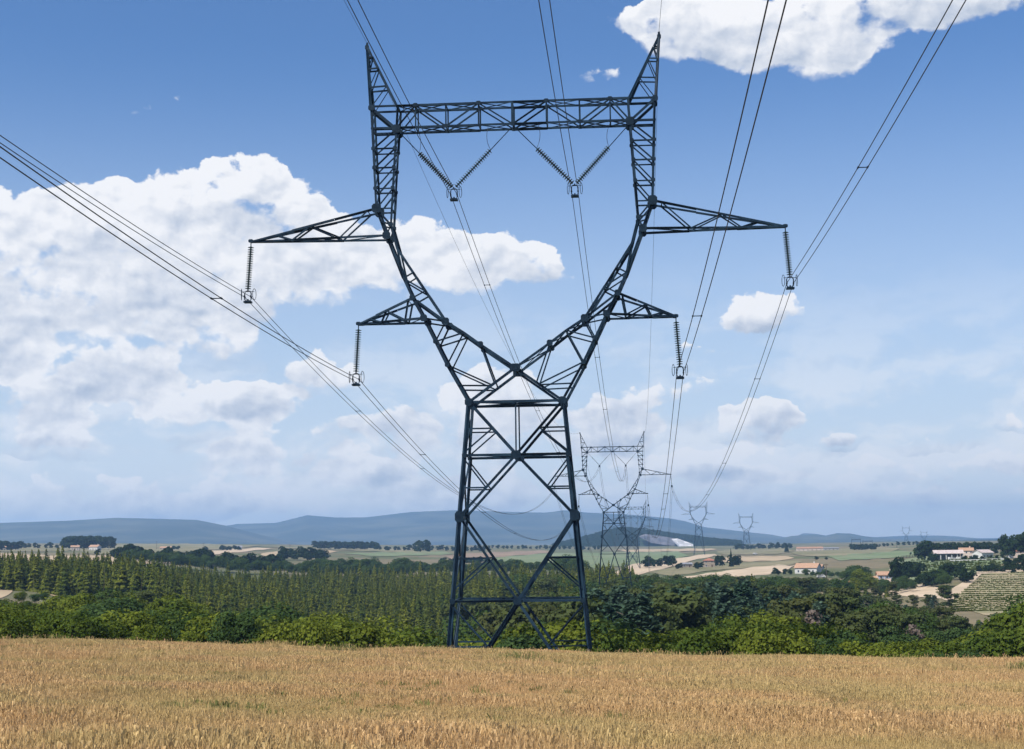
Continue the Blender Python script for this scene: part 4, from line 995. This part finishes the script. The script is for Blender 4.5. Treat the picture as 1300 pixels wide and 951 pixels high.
far_row(A_(1272, 1320, 9), 720, 7, 'dark bush behind the orchard row', 'bushes behind the orchard row', 'bush')
far_row([1269, 1276], 900, 0, 'tall dark tree left of the tallest one at the farm', 'tall dark trees right of the farm', top=678, wx=.8)
far_row([1291, 1299, 1306], 900, 0, 'tallest dark tree at the right end of the farm', 'tallest dark trees at the right edge', top=675, wx=.85)
far_row([1163, 1169, 1173], 1000, 0, 'dark tree of the small clump left of the farm barn', 'clump left of the farm barn', top=686, wx=.8)
far_row(A_(1182, 1262, 5), 1050, 0, 'dark tree behind the farm roofs', 'trees behind the farm roofs', top=688, wx=.9)
far_row([1174, 1180], 900, 4.5, 'dark round bush at the left end of the farm barn', 'bushes at the farm barn', 'bush')
far_row([1218, 1224, 1231, 1240, 1250, 1258, 1266], 880, 3.5, 'dark bush in front of the farm buildings', 'bushes in front of the farm buildings', 'bush')
far_row(A_(1074, 1108, 3.6), 1900, 9, 'dark tree in the skyline clump left of the gantries', 'trees of the skyline clump by the gantries', jit=.1)
far_row(A_(1110, 1165, 6), 2300, 6, 'small dark skyline tree between the gantries and the farm', 'skyline trees left of the farm')
far_row(A_(86, 142, 3.6), 1750, 0, 'dark tree of the wooded knoll behind the white villa at left', 'trees of the wooded knoll at left', top=680.5, wx=1.1)
far_row(A_(-10, 30, 5), 1750, 10, 'dark tree at the hamlet on the left edge', 'trees at the left hamlet')
far_row(A_(30, 86, 7), 1900, 7, 'small dark tree between the left hamlet and the wooded knoll', 'trees between hamlet and knoll')
far_row([123, 143, 169, 172, 155, 160], 1150, 6, 'single small round tree on the dry meadow at left', 'single trees on the dry meadow at left')
far_row([222, 227, 258, 262, 280, 286, 292, 298, 303], 1900, 6, 'small dark tree beside the far farm roofs at left', 'small trees beside the far farm roofs')
far_row([1044, 1029, 1150], 1250, 3, 'tiny lone bush on the pale green field at right', 'lone bushes on the pale green field', 'bush')

# -- woods on the quarry hill and its foot
Pq = []; Sq = []
for k in range(5200):
    px = random.uniform(700, 935); d1 = random.uniform(3500, 4080); x = (px - CX) / F * d1
    q = (d1 - 3900) / 420; sh = (1 - abs(q)) if q < 0 else (1 - (q / .7) ** 2); sh = max(0, sh) ** (1.25 if q < 0 else 1)
    tp = float(np.interp(px, [690, 710, 737, 763, 782, 795, 818, 839, 860, 878, 893, 925, 960], [696, 691.5, 685, 678, 673, 673.6, 675.7, 679, 682, 684, 686.4, 689, 693])); z = -16 + (py_z(px, tp, 3900) + 16) * sh - 2
    if 806 < px < 878 and d1 < 3760: continue
    Pq.append((x, d1, z)); Sq.append(random.uniform(7, 12))
scatter('hill_woods', Pq, Sq, rng.uniform(0, 6.28, len(Pq)), PROTO['far_tree'], 'dark wood covering the low hill with the quarry', 'woods', 1.5)
# -- vines in rows
Pv = []; Sv = []
for k in range(19):
    t = k / 18; pyl = 728 + (775 - 728) * t
    for px in np.arange(1195, 1335, 1.1):
        py = pyl + (px - 1260) * -.02 + .6 * math.sin(px * .04)
        lo = np.interp(px, [1196, 1238, 1335], [764, 730, 724])
        if py < lo or random.random() < .08: continue
        d1 = hit(px, py, 380); p = at(px + random.uniform(-.3, .3), d1 + random.uniform(-.4, .4)); Pv.append(tuple(p)); Sv.append(random.uniform(.5, .8))
scatter('vine_rows', Pv, Sv, rng.uniform(0, 6.28, len(Pv)), PROTO['bush'][:3], 'rows of green vines on the pale slope at right', 'vines', .75)
Pv = []; Sv = []
for k in range(8):
    pyl = 710 + 16 * k / 7
    for px in np.arange(1150, 1262, 1.4):
        py = pyl - (px - 1200) * .05
        if random.random() < .2: continue
        d1 = hit(px, py, 500); p = at(px, d1); Pv.append(tuple(p)); Sv.append(random.uniform(.9, 1.4))
scatter('upper_vine_rows', Pv, Sv, rng.uniform(0, 6.28, len(Pv)), PROTO['bush'][:3], 'rows of green vines below the farm at right', 'vines', .9)

# ------------------------------------------------------------------ buildings
def plaster(name, c, rough=.9): return noisy(name, tuple(v * .82 for v in c), c, .8, 6, rough, .3, .7)
WALLM = {'white': plaster('white_render', (.58, .56, .53)), 'stone': noisy('rubble_stone', (.20, .16, .12), (.36, .30, .23), 1.6, 6), 'pink': plaster('pale_pink_render', (.62, .50, .42)), 'grey': plaster('grey_render', (.40, .38, .36))}
ROOFM = {'orange': noisy('terracotta_tiles', (.32, .18, .11), (.46, .29, .19), 1.5, 5, stretch=(1, 4, 1)), 'red': noisy('dark_red_tiles', (.26, .10, .07), (.38, .17, .11), 1.5, 5), 'pale': noisy('pale_sheet_roof', (.42, .34, .31), (.54, .45, .41), .6, 4), 'grey': noisy('grey_slates', (.16, .16, .17), (.26, .26, .27), 1, 4), 'brown': noisy('brown_sheet_roof', (.30, .17, .11), (.40, .24, .16), .8, 4)}
PANE = noisy('window_glass', (.03, .04, .05), (.05, .06, .08), 1, 2, .2); BLUE = plaster('blue_shutters', (.18, .28, .42)); WOOD = plaster('dark_wood_door', (.12, .08, .05))
def house(px, pyb, w_, dp, h, rh, label, rz=0.0, wallm='white', roofm='orange', d=None, wins=3, name='house', hip=False, chim=True, shut=False, open_front=False, cat='house'):
    """gabled house; local x along the ridge, front at -y"""
    d = d or hit(px, pyb); p = at(px, d); e = empty(name, (p.x, p.y, p.z - .2), rz); tag(e, label, cat)
    m = MB(); t_ = .35
    if open_front:
        for x in np.linspace(-w_ / 2 + .3, w_ / 2 - .3, 6): m.box((x, -dp / 2 + .3, h / 2), (.4, .4, h))
        m.box((0, dp / 2 - .2, h / 2), (w_ - 1.3, .3, h)); m.box((-w_ / 2 + .3, .4, h / 2), (.3, dp - 1.6, h)); m.box((w_ / 2 - .3, .4, h / 2), (.3, dp - 1.6, h))
    else:
        m.box((0, 0, h / 2), (w_, dp, h))
        if not hip:
            for sx in (-1, 1):
                x0, x1 = sx * (w_ / 2 - .3), sx * w_ / 2
                m.add([(x0, -dp / 2, h), (x0, dp / 2, h), (x0, 0, h + rh), (x1, -dp / 2, h), (x1, dp / 2, h), (x1, 0, h + rh)], [(0, 1, 2), (5, 4, 3), (0, 2, 5, 3), (2, 1, 4, 5)])
    m.build('wall', WALLM[wallm], e)
    ov = .5; X = w_ / 2 + ov; Y = dp / 2 + ov; zb = h - ov * rh / (dp / 2); r_ = MB(); th = .18; ix = X - (Y if hip else 0)
    lo = [(-X, -Y, zb), (X, -Y, zb), (X, Y, zb), (-X, Y, zb), (-ix, 0, h + rh), (ix, 0, h + rh)]
    V = [(a, b, c + .03) for a, b, c in lo] + [(a, b, c + th + .03) for a, b, c in lo]
    r_.add(V, [(6, 7, 11, 10), (8, 9, 10, 11), (0, 4, 5, 1), (2, 5, 4, 3), (0, 1, 7, 6), (2, 3, 9, 8), (1, 5, 11, 7) if not hip else (7, 8, 11), (0, 6, 10, 4) if not hip else (9, 6, 10), (5, 2, 8, 11) if not hip else (1, 2, 8, 7), (4, 10, 9, 3) if not hip else (3, 0, 6, 9)])
    rf = r_.build('roof', ROOFM[roofm], e)
    if chim: c = MB(); c.box((w_ * .28, dp * .12, h + rh + .2), (.7, .7, 1.6)); c.box((w_ * .28, dp * .12, h + rh + 1.08), (.9, .9, .16)); c.build('chimney', WALLM[wallm], rf)
    if wins:
        for fl in range(1 if h < 4.5 else 2):
            for k in range(wins):
                x = (k + .5) / wins * w_ - w_ / 2; z = 1.6 + fl * 2.7
                if fl == 0 and k == wins // 2:
                    q = MB(); q.box((x, -dp / 2 - .03, 1.15), (1.1, .12, 2.3)); q.build('door', WOOD, e); continue
                q = MB(); q.box((x, -dp / 2 - .02, z), (1.1, .1, 1.3)); wn = q.build('window', WALLM['white'], e); g = MB(); g.box((x, -dp / 2 - .075, z), (.9, .03, 1.1)); g.build('pane', PANE, wn)
                if shut:
                    for s2 in (-1, 1): b = MB(); b.box((x + s2 * .85, -dp / 2 - .04, z), (.5, .08, 1.3)); b.build('shutter', BLUE, e)
        for sx in (-1, 1):
            q = MB(); q.box((sx * (w_ / 2 + .02), 0, min(h - 1, 1.7)), (.1, 1.1, 1.3)); wn = q.build('window', WALLM['white'], e); g = MB(); g.box((sx * (w_ / 2 + .075), 0, min(h - 1, 1.7)), (.03, .9, 1.1)); g.build('pane', PANE, wn)
    return e
house(1019, 717, 13, 9, 3.6, 2.4, 'white house with broad orange tiled roof standing alone right of the stone barn', R(-28), 'white', 'orange', d=880)
house(1031, 717, 6, 6, 3.0, 1.8, 'small white annex right beside the white house', R(-28), 'white', 'orange', d=888, wins=1, chim=False, name='annex')
house(895, 715.5, 8.5, 7.5, 5.2, 1.5, 'square stone barn with dark red hipped roof beside the round trees', R(-8), 'stone', 'red', d=1100, wins=2, hip=True, chim=False, name='stone_barn', cat='barn')
house(866, 716, 8, 5, 2.8, .9, 'low ruined stone building left of the stone barn', R(5), 'stone', 'grey', d=1110, wins=2, chim=False, name='stone_ruin', cat='ruin')
house(1022, 697, 34, 11, 3.6, 2.0, 'long shed with brown orange roof on the skyline', R(-4), 'pink', 'brown', d=2000, wins=6, chim=False, name='long_shed', cat='shed')
house(1049, 697.5, 20, 9, 2.8, 1.2, 'low grey shed right beside the long brown roofed shed', R(-4), 'grey', 'grey', d=2010, wins=4, chim=False, name='grey_shed', cat='shed')
house(1117, 719, 8.2, 6.5, 5.4, 1.4, 'two storey stone house with orange roof and blue shutters behind the cypress', R(-6), 'pink', 'orange', d=715, wins=3, shut=True)
house(1100, 717, 3.6, 4, 4.6, .9, 'pale tower-like wing left of the blue shuttered house', R(-6), 'white', 'orange', d=718, wins=1, chim=False, name='annex')
house(1091, 723, 8, 6, 3.4, 1.6, 'grey slate roofed outbuilding left of the blue shuttered house', R(25), 'stone', 'grey', d=690, wins=2, chim=False, name='outbuilding', cat='outbuilding')
house(1067, 729, 3.8, 4.5, 3.2, 1.0, 'small ruined stone hut with dark red roof patch among trees', R(-12), 'stone', 'red', d=650, wins=1, chim=False, name='stone_hut', cat='hut')
house(1196, 706.5, 17, 12, 4.0, 1.9, 'wide open fronted farm barn with pale pink sheet roof', R(-10), 'white', 'pale', d=925, wins=0, chim=False, open_front=True, name='farm_barn', cat='barn')
house(1219, 704, 8.5, 8, 5.4, 1.6, 'two storey farmhouse with pink tiled roof right of the open barn', R(-14), 'pink', 'orange', d=960, wins=3, name='farmhouse')
house(1240, 704, 10, 8, 3.8, 1.7, 'pale cream farm shed right of the two storey farmhouse', R(30), 'white', 'pale', d=950, wins=3, chim=False, name='farm_shed', cat='shed')
house(1287, 703, 7, 7, 4.2, 1.6, 'red roofed house half hidden between the tall dark trees', R(-5), 'pink', 'red', d=930, wins=2)
house(121, 690.5, 11, 8, 4.4, 2.0, 'white villa with orange roof right of the wooded knoll', R(-18), 'white', 'orange', d=1700, wins=3)
house(96, 690.5, 9, 7, 4.0, 1.6, 'pale pink house tucked under the trees of the knoll', R(10), 'pink', 'orange', d=1690, wins=3)
house(211, 690, 15, 8, 2.8, 1.6, 'long low farm building with orange roof on the left skyline', R(-5), 'pink', 'orange', d=1950, wins=5, chim=False, name='long_farm_building', cat='farm building')
house(303, 691.5, 7, 7, 4.0, 2.4, 'dark grey roofed house on the skyline right of the long farm building', R(10), 'grey', 'grey', d=2000, wins=2)
house(9, 696, 10, 7, 3.4, 1.6, 'white house of the hamlet at the left edge', R(-10), 'white', 'orange', d=1760, wins=3)
house(19, 696, 8, 7, 3.0, 1.4, 'second white house of the left hamlet, right of the first', R(12), 'white', 'red', d=1770, wins=2)
# farm details
p = at(1273.5, 905); m = MB(); m.lathe([(2.2, -.2), (2.2, 4.0), (2.05, 4.3), (.3, 4.9), (0, 4.9)], 20, Matrix.Translation(p)); tag(m.build('water_tank', WALLM['white'], None, True), 'white round tank beneath the tall dark trees at right', 'tank')
a_, b_ = at(1198, 868), at(1268, 868); m = MB(); e = empty('low_wall', a_); tag(e, 'long low white wall in front of the farm', 'wall')
for k in range(14):
    q0, q1 = a_.lerp(b_, k / 14) - a_, a_.lerp(b_, (k + 1) / 14) - a_; zz = hz(a_.x + q0.x, a_.y + q0.y) - a_.z
    m = MB(); m.box(((q0.x + q1.x) / 2, (q0.y + q1.y) / 2, zz + .5), (abs(q1.x - q0.x) - .02, .3, 1.3)); m.build('wall_panel', WALLM['white'], e)
def vehicle(px, d, label, colm, rz=0.0):
    p = at(px, d); e = empty('parked_van', (p.x, p.y, p.z), rz); tag(e, label, 'van'); m = MB()
    pr = [(-2.3, .45), (2.3, .45), (2.35, 1.0), (1.9, 1.25), (1.3, 2.0), (-2.2, 2.05), (-2.35, 1.2)]
    m.add([(x, y, z) for y in (-.9, .9) for x, z in pr], [tuple(range(7)), tuple(range(13, 6, -1))] + [(i, 7 + i, 7 + (i + 1) % 7, (i + 1) % 7) for i in range(7)]); m.build('body', colm, e)
    g = MB(); g.add([(1.93, -.8, 1.28), (1.93, .8, 1.28), (1.36, .8, 1.95), (1.36, -.8, 1.95)], [(0, 1, 2, 3)]); g.box((.7, -.905, 1.6), (1.0, .02, .5)); g.build('windscreen', PANE, e)
    for x in (-1.5, 1.5):
        for y in (-.85, .85): q = MB(); q.lathe([(0, -.1), (.35, -.1), (.35, .1), (0, .1)], 12, Matrix.Translation((x, y, .36)) @ Matrix.Rotation(math.pi / 2, 4, 'X')); q.build('wheel', PANE, e)
vehicle(1201, 902, 'white van parked in front of the open farm barn, left one', WALLM['white'], .3)
vehicle(1211, 900, 'white van parked in front of the open farm barn, right one', WALLM['white'], -.2)
vehicle(1035, 815, 'white van parked below the white house', WALLM['white'], .1)
vehicle(953, 1750, 'tiny white van on the pale fields left of the dark cypress', WALLM['white'], .1)
def pole(px, d, h, label, arms=1):
    p = at(px, d); e = empty('utility_pole', p); tag(e, label, 'pole', 'utility poles on the skyline'); m = MB(); m.tube([(0, 0, -.3), (0, 0, h)], [.22, .15], 6); m.build('post', BARK, e)
    m = MB(); m.box((0, 0, h - .6), (2.4, .18, .2)); m.build('crossbar', BARK, e)
    for x in (-1, 0, 1): m = MB(); m.tube([(x, 0, h - .5), (x, 0, h - .05)], .07, 5); m.build('insulator_pin', GLASSY, e)
for px, d, h, lb in ((138.5, 1700, 11, 'thin wooden pole right of the white villa'), (198.5, 1950, 10.5, 'thin wooden pole left of the long farm building'), (258, 2000, 9, 'thin pole rising from small skyline trees at left'), (367, 1900, 9, 'thin pole above the copse left of the flat wood'),
                     (1132, 2100, 9, 'dark skyline pole between gantries and faint pylon'), (1042, 800, 8, 'wooden pole beside the white house'), (612, 2300, 8, 'thin pole on the skyline seen between the pylon legs')): pole(px, d, h, lb)
def gantry(px0, px1, d, h, label):
    a, b = at(px0, d), at(px1, d); e = empty('line_gantry', a); tag(e, label, 'gantry', 'line gantries on the skyline'); L = (b - a).length
    for x in (0, L): m = MB(); m.tube([(x, 0, -1), (x, 0, h + 1)], .3, 5); m.tube([(x - .8, 0, -1), (x, 0, h)], .15, 4); m.build('post', STEEL, e)
    m = MB(); m.tube([(0, 0, h), (L, 0, h)], .22, 4); m.tube([(0, 0, h - 1.2), (L, 0, h - 1.2)], .22, 4)
    n_ = 10
    for k in range(n_): m.tube([(L * k / n_, 0, h - 1.2 * (k % 2)), (L * (k + 1) / n_, 0, h - 1.2 * ((k + 1) % 2))], .1, 4)
    m.build('cross_beam', STEEL, e)
gantry(1075.5, 1086.5, 2500, 13, 'dark steel portal gantry on the skyline, left of two'); gantry(1089.5, 1101.5, 2500, 10, 'dark steel portal gantry on the skyline, right of two')
# fence posts along the field north of the farm
for k in range(16):
    p = at(1138 + k * 1.9, 1150); m = MB(); m.box((0, 0, .9), (.5, .25, 2.2)); o = m.build('fence_post', BARK); o.location = p; tag(o, 'dark post in the row left of the farm tree clump', 'post', 'posts of the row left of the farm')

# ------------------------------------------------------------------ dry grass
def m_grass(t, a, b, c3):
    isl = t.new('ShaderNodeNewGeometry').outputs['Random Per Island']; P = t.new('ShaderNodeNewGeometry').outputs['Position']; rnd = t.new('ShaderNodeObjectInfo').outputs['Random']
    f = t.ramp(t.noise(P, 0.14, 4, .6), .38, .62); c = t.mix(isl, a, b); c = t.mix(t.math('MULTIPLY', f, .55), c, c3); c = t.mix(t.math('MULTIPLY', rnd, .35), c, tuple(v * .5 for v in a))
    t.n.remove(t.b); df = t.new('ShaderNodeBsdfDiffuse', {'Color': c}); tr = t.new('ShaderNodeBsdfTranslucent', {'Color': c}); mx = t.new('ShaderNodeMixShader', {0: .3}); t.l.new(df.outputs[0], mx.inputs[1]); t.l.new(tr.outputs[0], mx.inputs[2]); t.l.new(mx.outputs[0], t.out.inputs[0])
STRAW = mat('dry_straw', lambda t: m_grass(t, (.56, .34, .145), (.84, .57, .29), (.52, .43, .17)))
WEED = mat('green_weeds', lambda t: m_grass(t, (.16, .17, .05), (.30, .28, .10), (.22, .22, .08)))
def tuft(seed, n=26, h=.45, spread=.22, w_=.013, m=None, heads=.35):
    r = np.random.default_rng(seed); V = []; Fq = []
    for k in range(n):
        x, y = r.normal(0, spread * .5, 2); an = r.uniform(0, 6.28); L = h * r.uniform(.5, 1.1); le = r.uniform(.05, .45) * L; dx, dy = math.cos(an), math.sin(an); a2 = r.uniform(0, 3.14); wx_, wy_ = math.cos(a2) * w_, math.sin(a2) * w_
        b = len(V); V += [(x - wx_, y - wy_, -.03), (x + wx_, y + wy_, -.03), (x + dx * le * .35 + wx_ * .8, y + dy * le * .35 + wy_ * .8, L * .6), (x + dx * le * .35 - wx_ * .8, y + dy * le * .35 - wy_ * .8, L * .6)]; Fq.append((b, b + 1, b + 2, b + 3))
        hd = 2.0 if r.uniform() < heads else .25; b2 = len(V); V += [(x + dx * le + wx_ * hd, y + dy * le + wy_ * hd, L * .95), (x + dx * le - wx_ * hd, y + dy * le - wy_ * hd, L * .95)]; Fq.append((b + 3, b + 2, b2, b2 + 1))
    return mesh_np('tuft', V, Fq, m)
TU = [tuft(k, 34, .175, .34, .0055, STRAW, .12) for k in range(6)]; TG = [tuft(k + 20, 30, .24, .25, .009, WEED, .1) for k in range(3)]; TT = [tuft(k + 40, 6, .42, .25, .006, STRAW, .9) for k in range(4)]
def field_pts(n, y0, y1, pw=1.0):
    out = []; u = rng.uniform(0, 1, n) ** pw; y = y0 + (y1 - y0) * u; x = rng.uniform(-.40, .40, n) * y + rng.uniform(-1, 1, n); z = H(x, y) + .02
    return np.stack([x, y, z], 1)
P = field_pts(130000, 15, 92, .66); n = len(P); den = fbm(P[:, 0] * .35, P[:, 1] * .35, 3, 5); hs = np.clip(1 + .45 * den, .35, 2.0) * rng.uniform(.7, 1.2, n)
scatter('dry_grass', P, hs, rng.uniform(0, 6.28, n), TU, 'knee high golden dry grass covering the foreground field', 'grass')
P = field_pts(5200, 22, 93, .6); den = fbm(P[:, 0] * .12, P[:, 1] * .12, 3, 9); P = P[(den > .2) | (rng.uniform(0, 1, len(P)) < .12)]
scatter('green_weeds', P, rng.uniform(.4, .95, len(P)), rng.uniform(0, 6.28, len(P)), TG, 'olive green weeds scattered through the dry grass', 'grass')
P = field_pts(3000, 35, 94, .8); scatter('tall_stalks', P, rng.uniform(.6, 1.1, len(P)), rng.uniform(0, 6.28, len(P)), TT, 'taller dry seed stalks standing above the grass', 'grass')
yy = rng.uniform(86, 100, 5200); xx = rng.uniform(-.4, .4, 5200) * yy; scatter('field_edge_grass', np.stack([xx, yy, H(xx, yy)], 1), rng.uniform(.8, 1.7, 5200), rng.uniform(0, 6.28, 5200), TU[:3] + TG[:2] + TT[:2], 'rough grass and weeds along the far edge of the field', 'grass')
for px, d, s_, lb in ((430, 74, 1.0, 'olive green weed clump in the dry grass left of the pylon'), (655, 66, .9, 'small green weed clump in the grass below the pylon legs'), (345, 82, .95, 'pale straw coloured shrub mound at the field edge left of the pylon'), (262, 84, .8, 'pale dry mound of grass at the left field edge'), (1288, 60, .9, 'dark dry weed clump in the grass at the right'), (928, 85, 1.0, 'tall straw mound at the field edge under the bright trees'), (1215, 84, .85, 'yellow mound at the field edge below the vineyard')):
    x = (px - CX) / F * d; p = Vector((x, d, hz(x, d))); V = []; m = MB(); 
    o = obj('grass_clump', tuft(int(px), 420, .5, 1.3, .008, WEED if 'green' in lb or 'dark' in lb else STRAW, .5)); o.location = p; o.scale = (s_ * .9, s_ * .9, s_); tag(o, lb, 'grass clump')
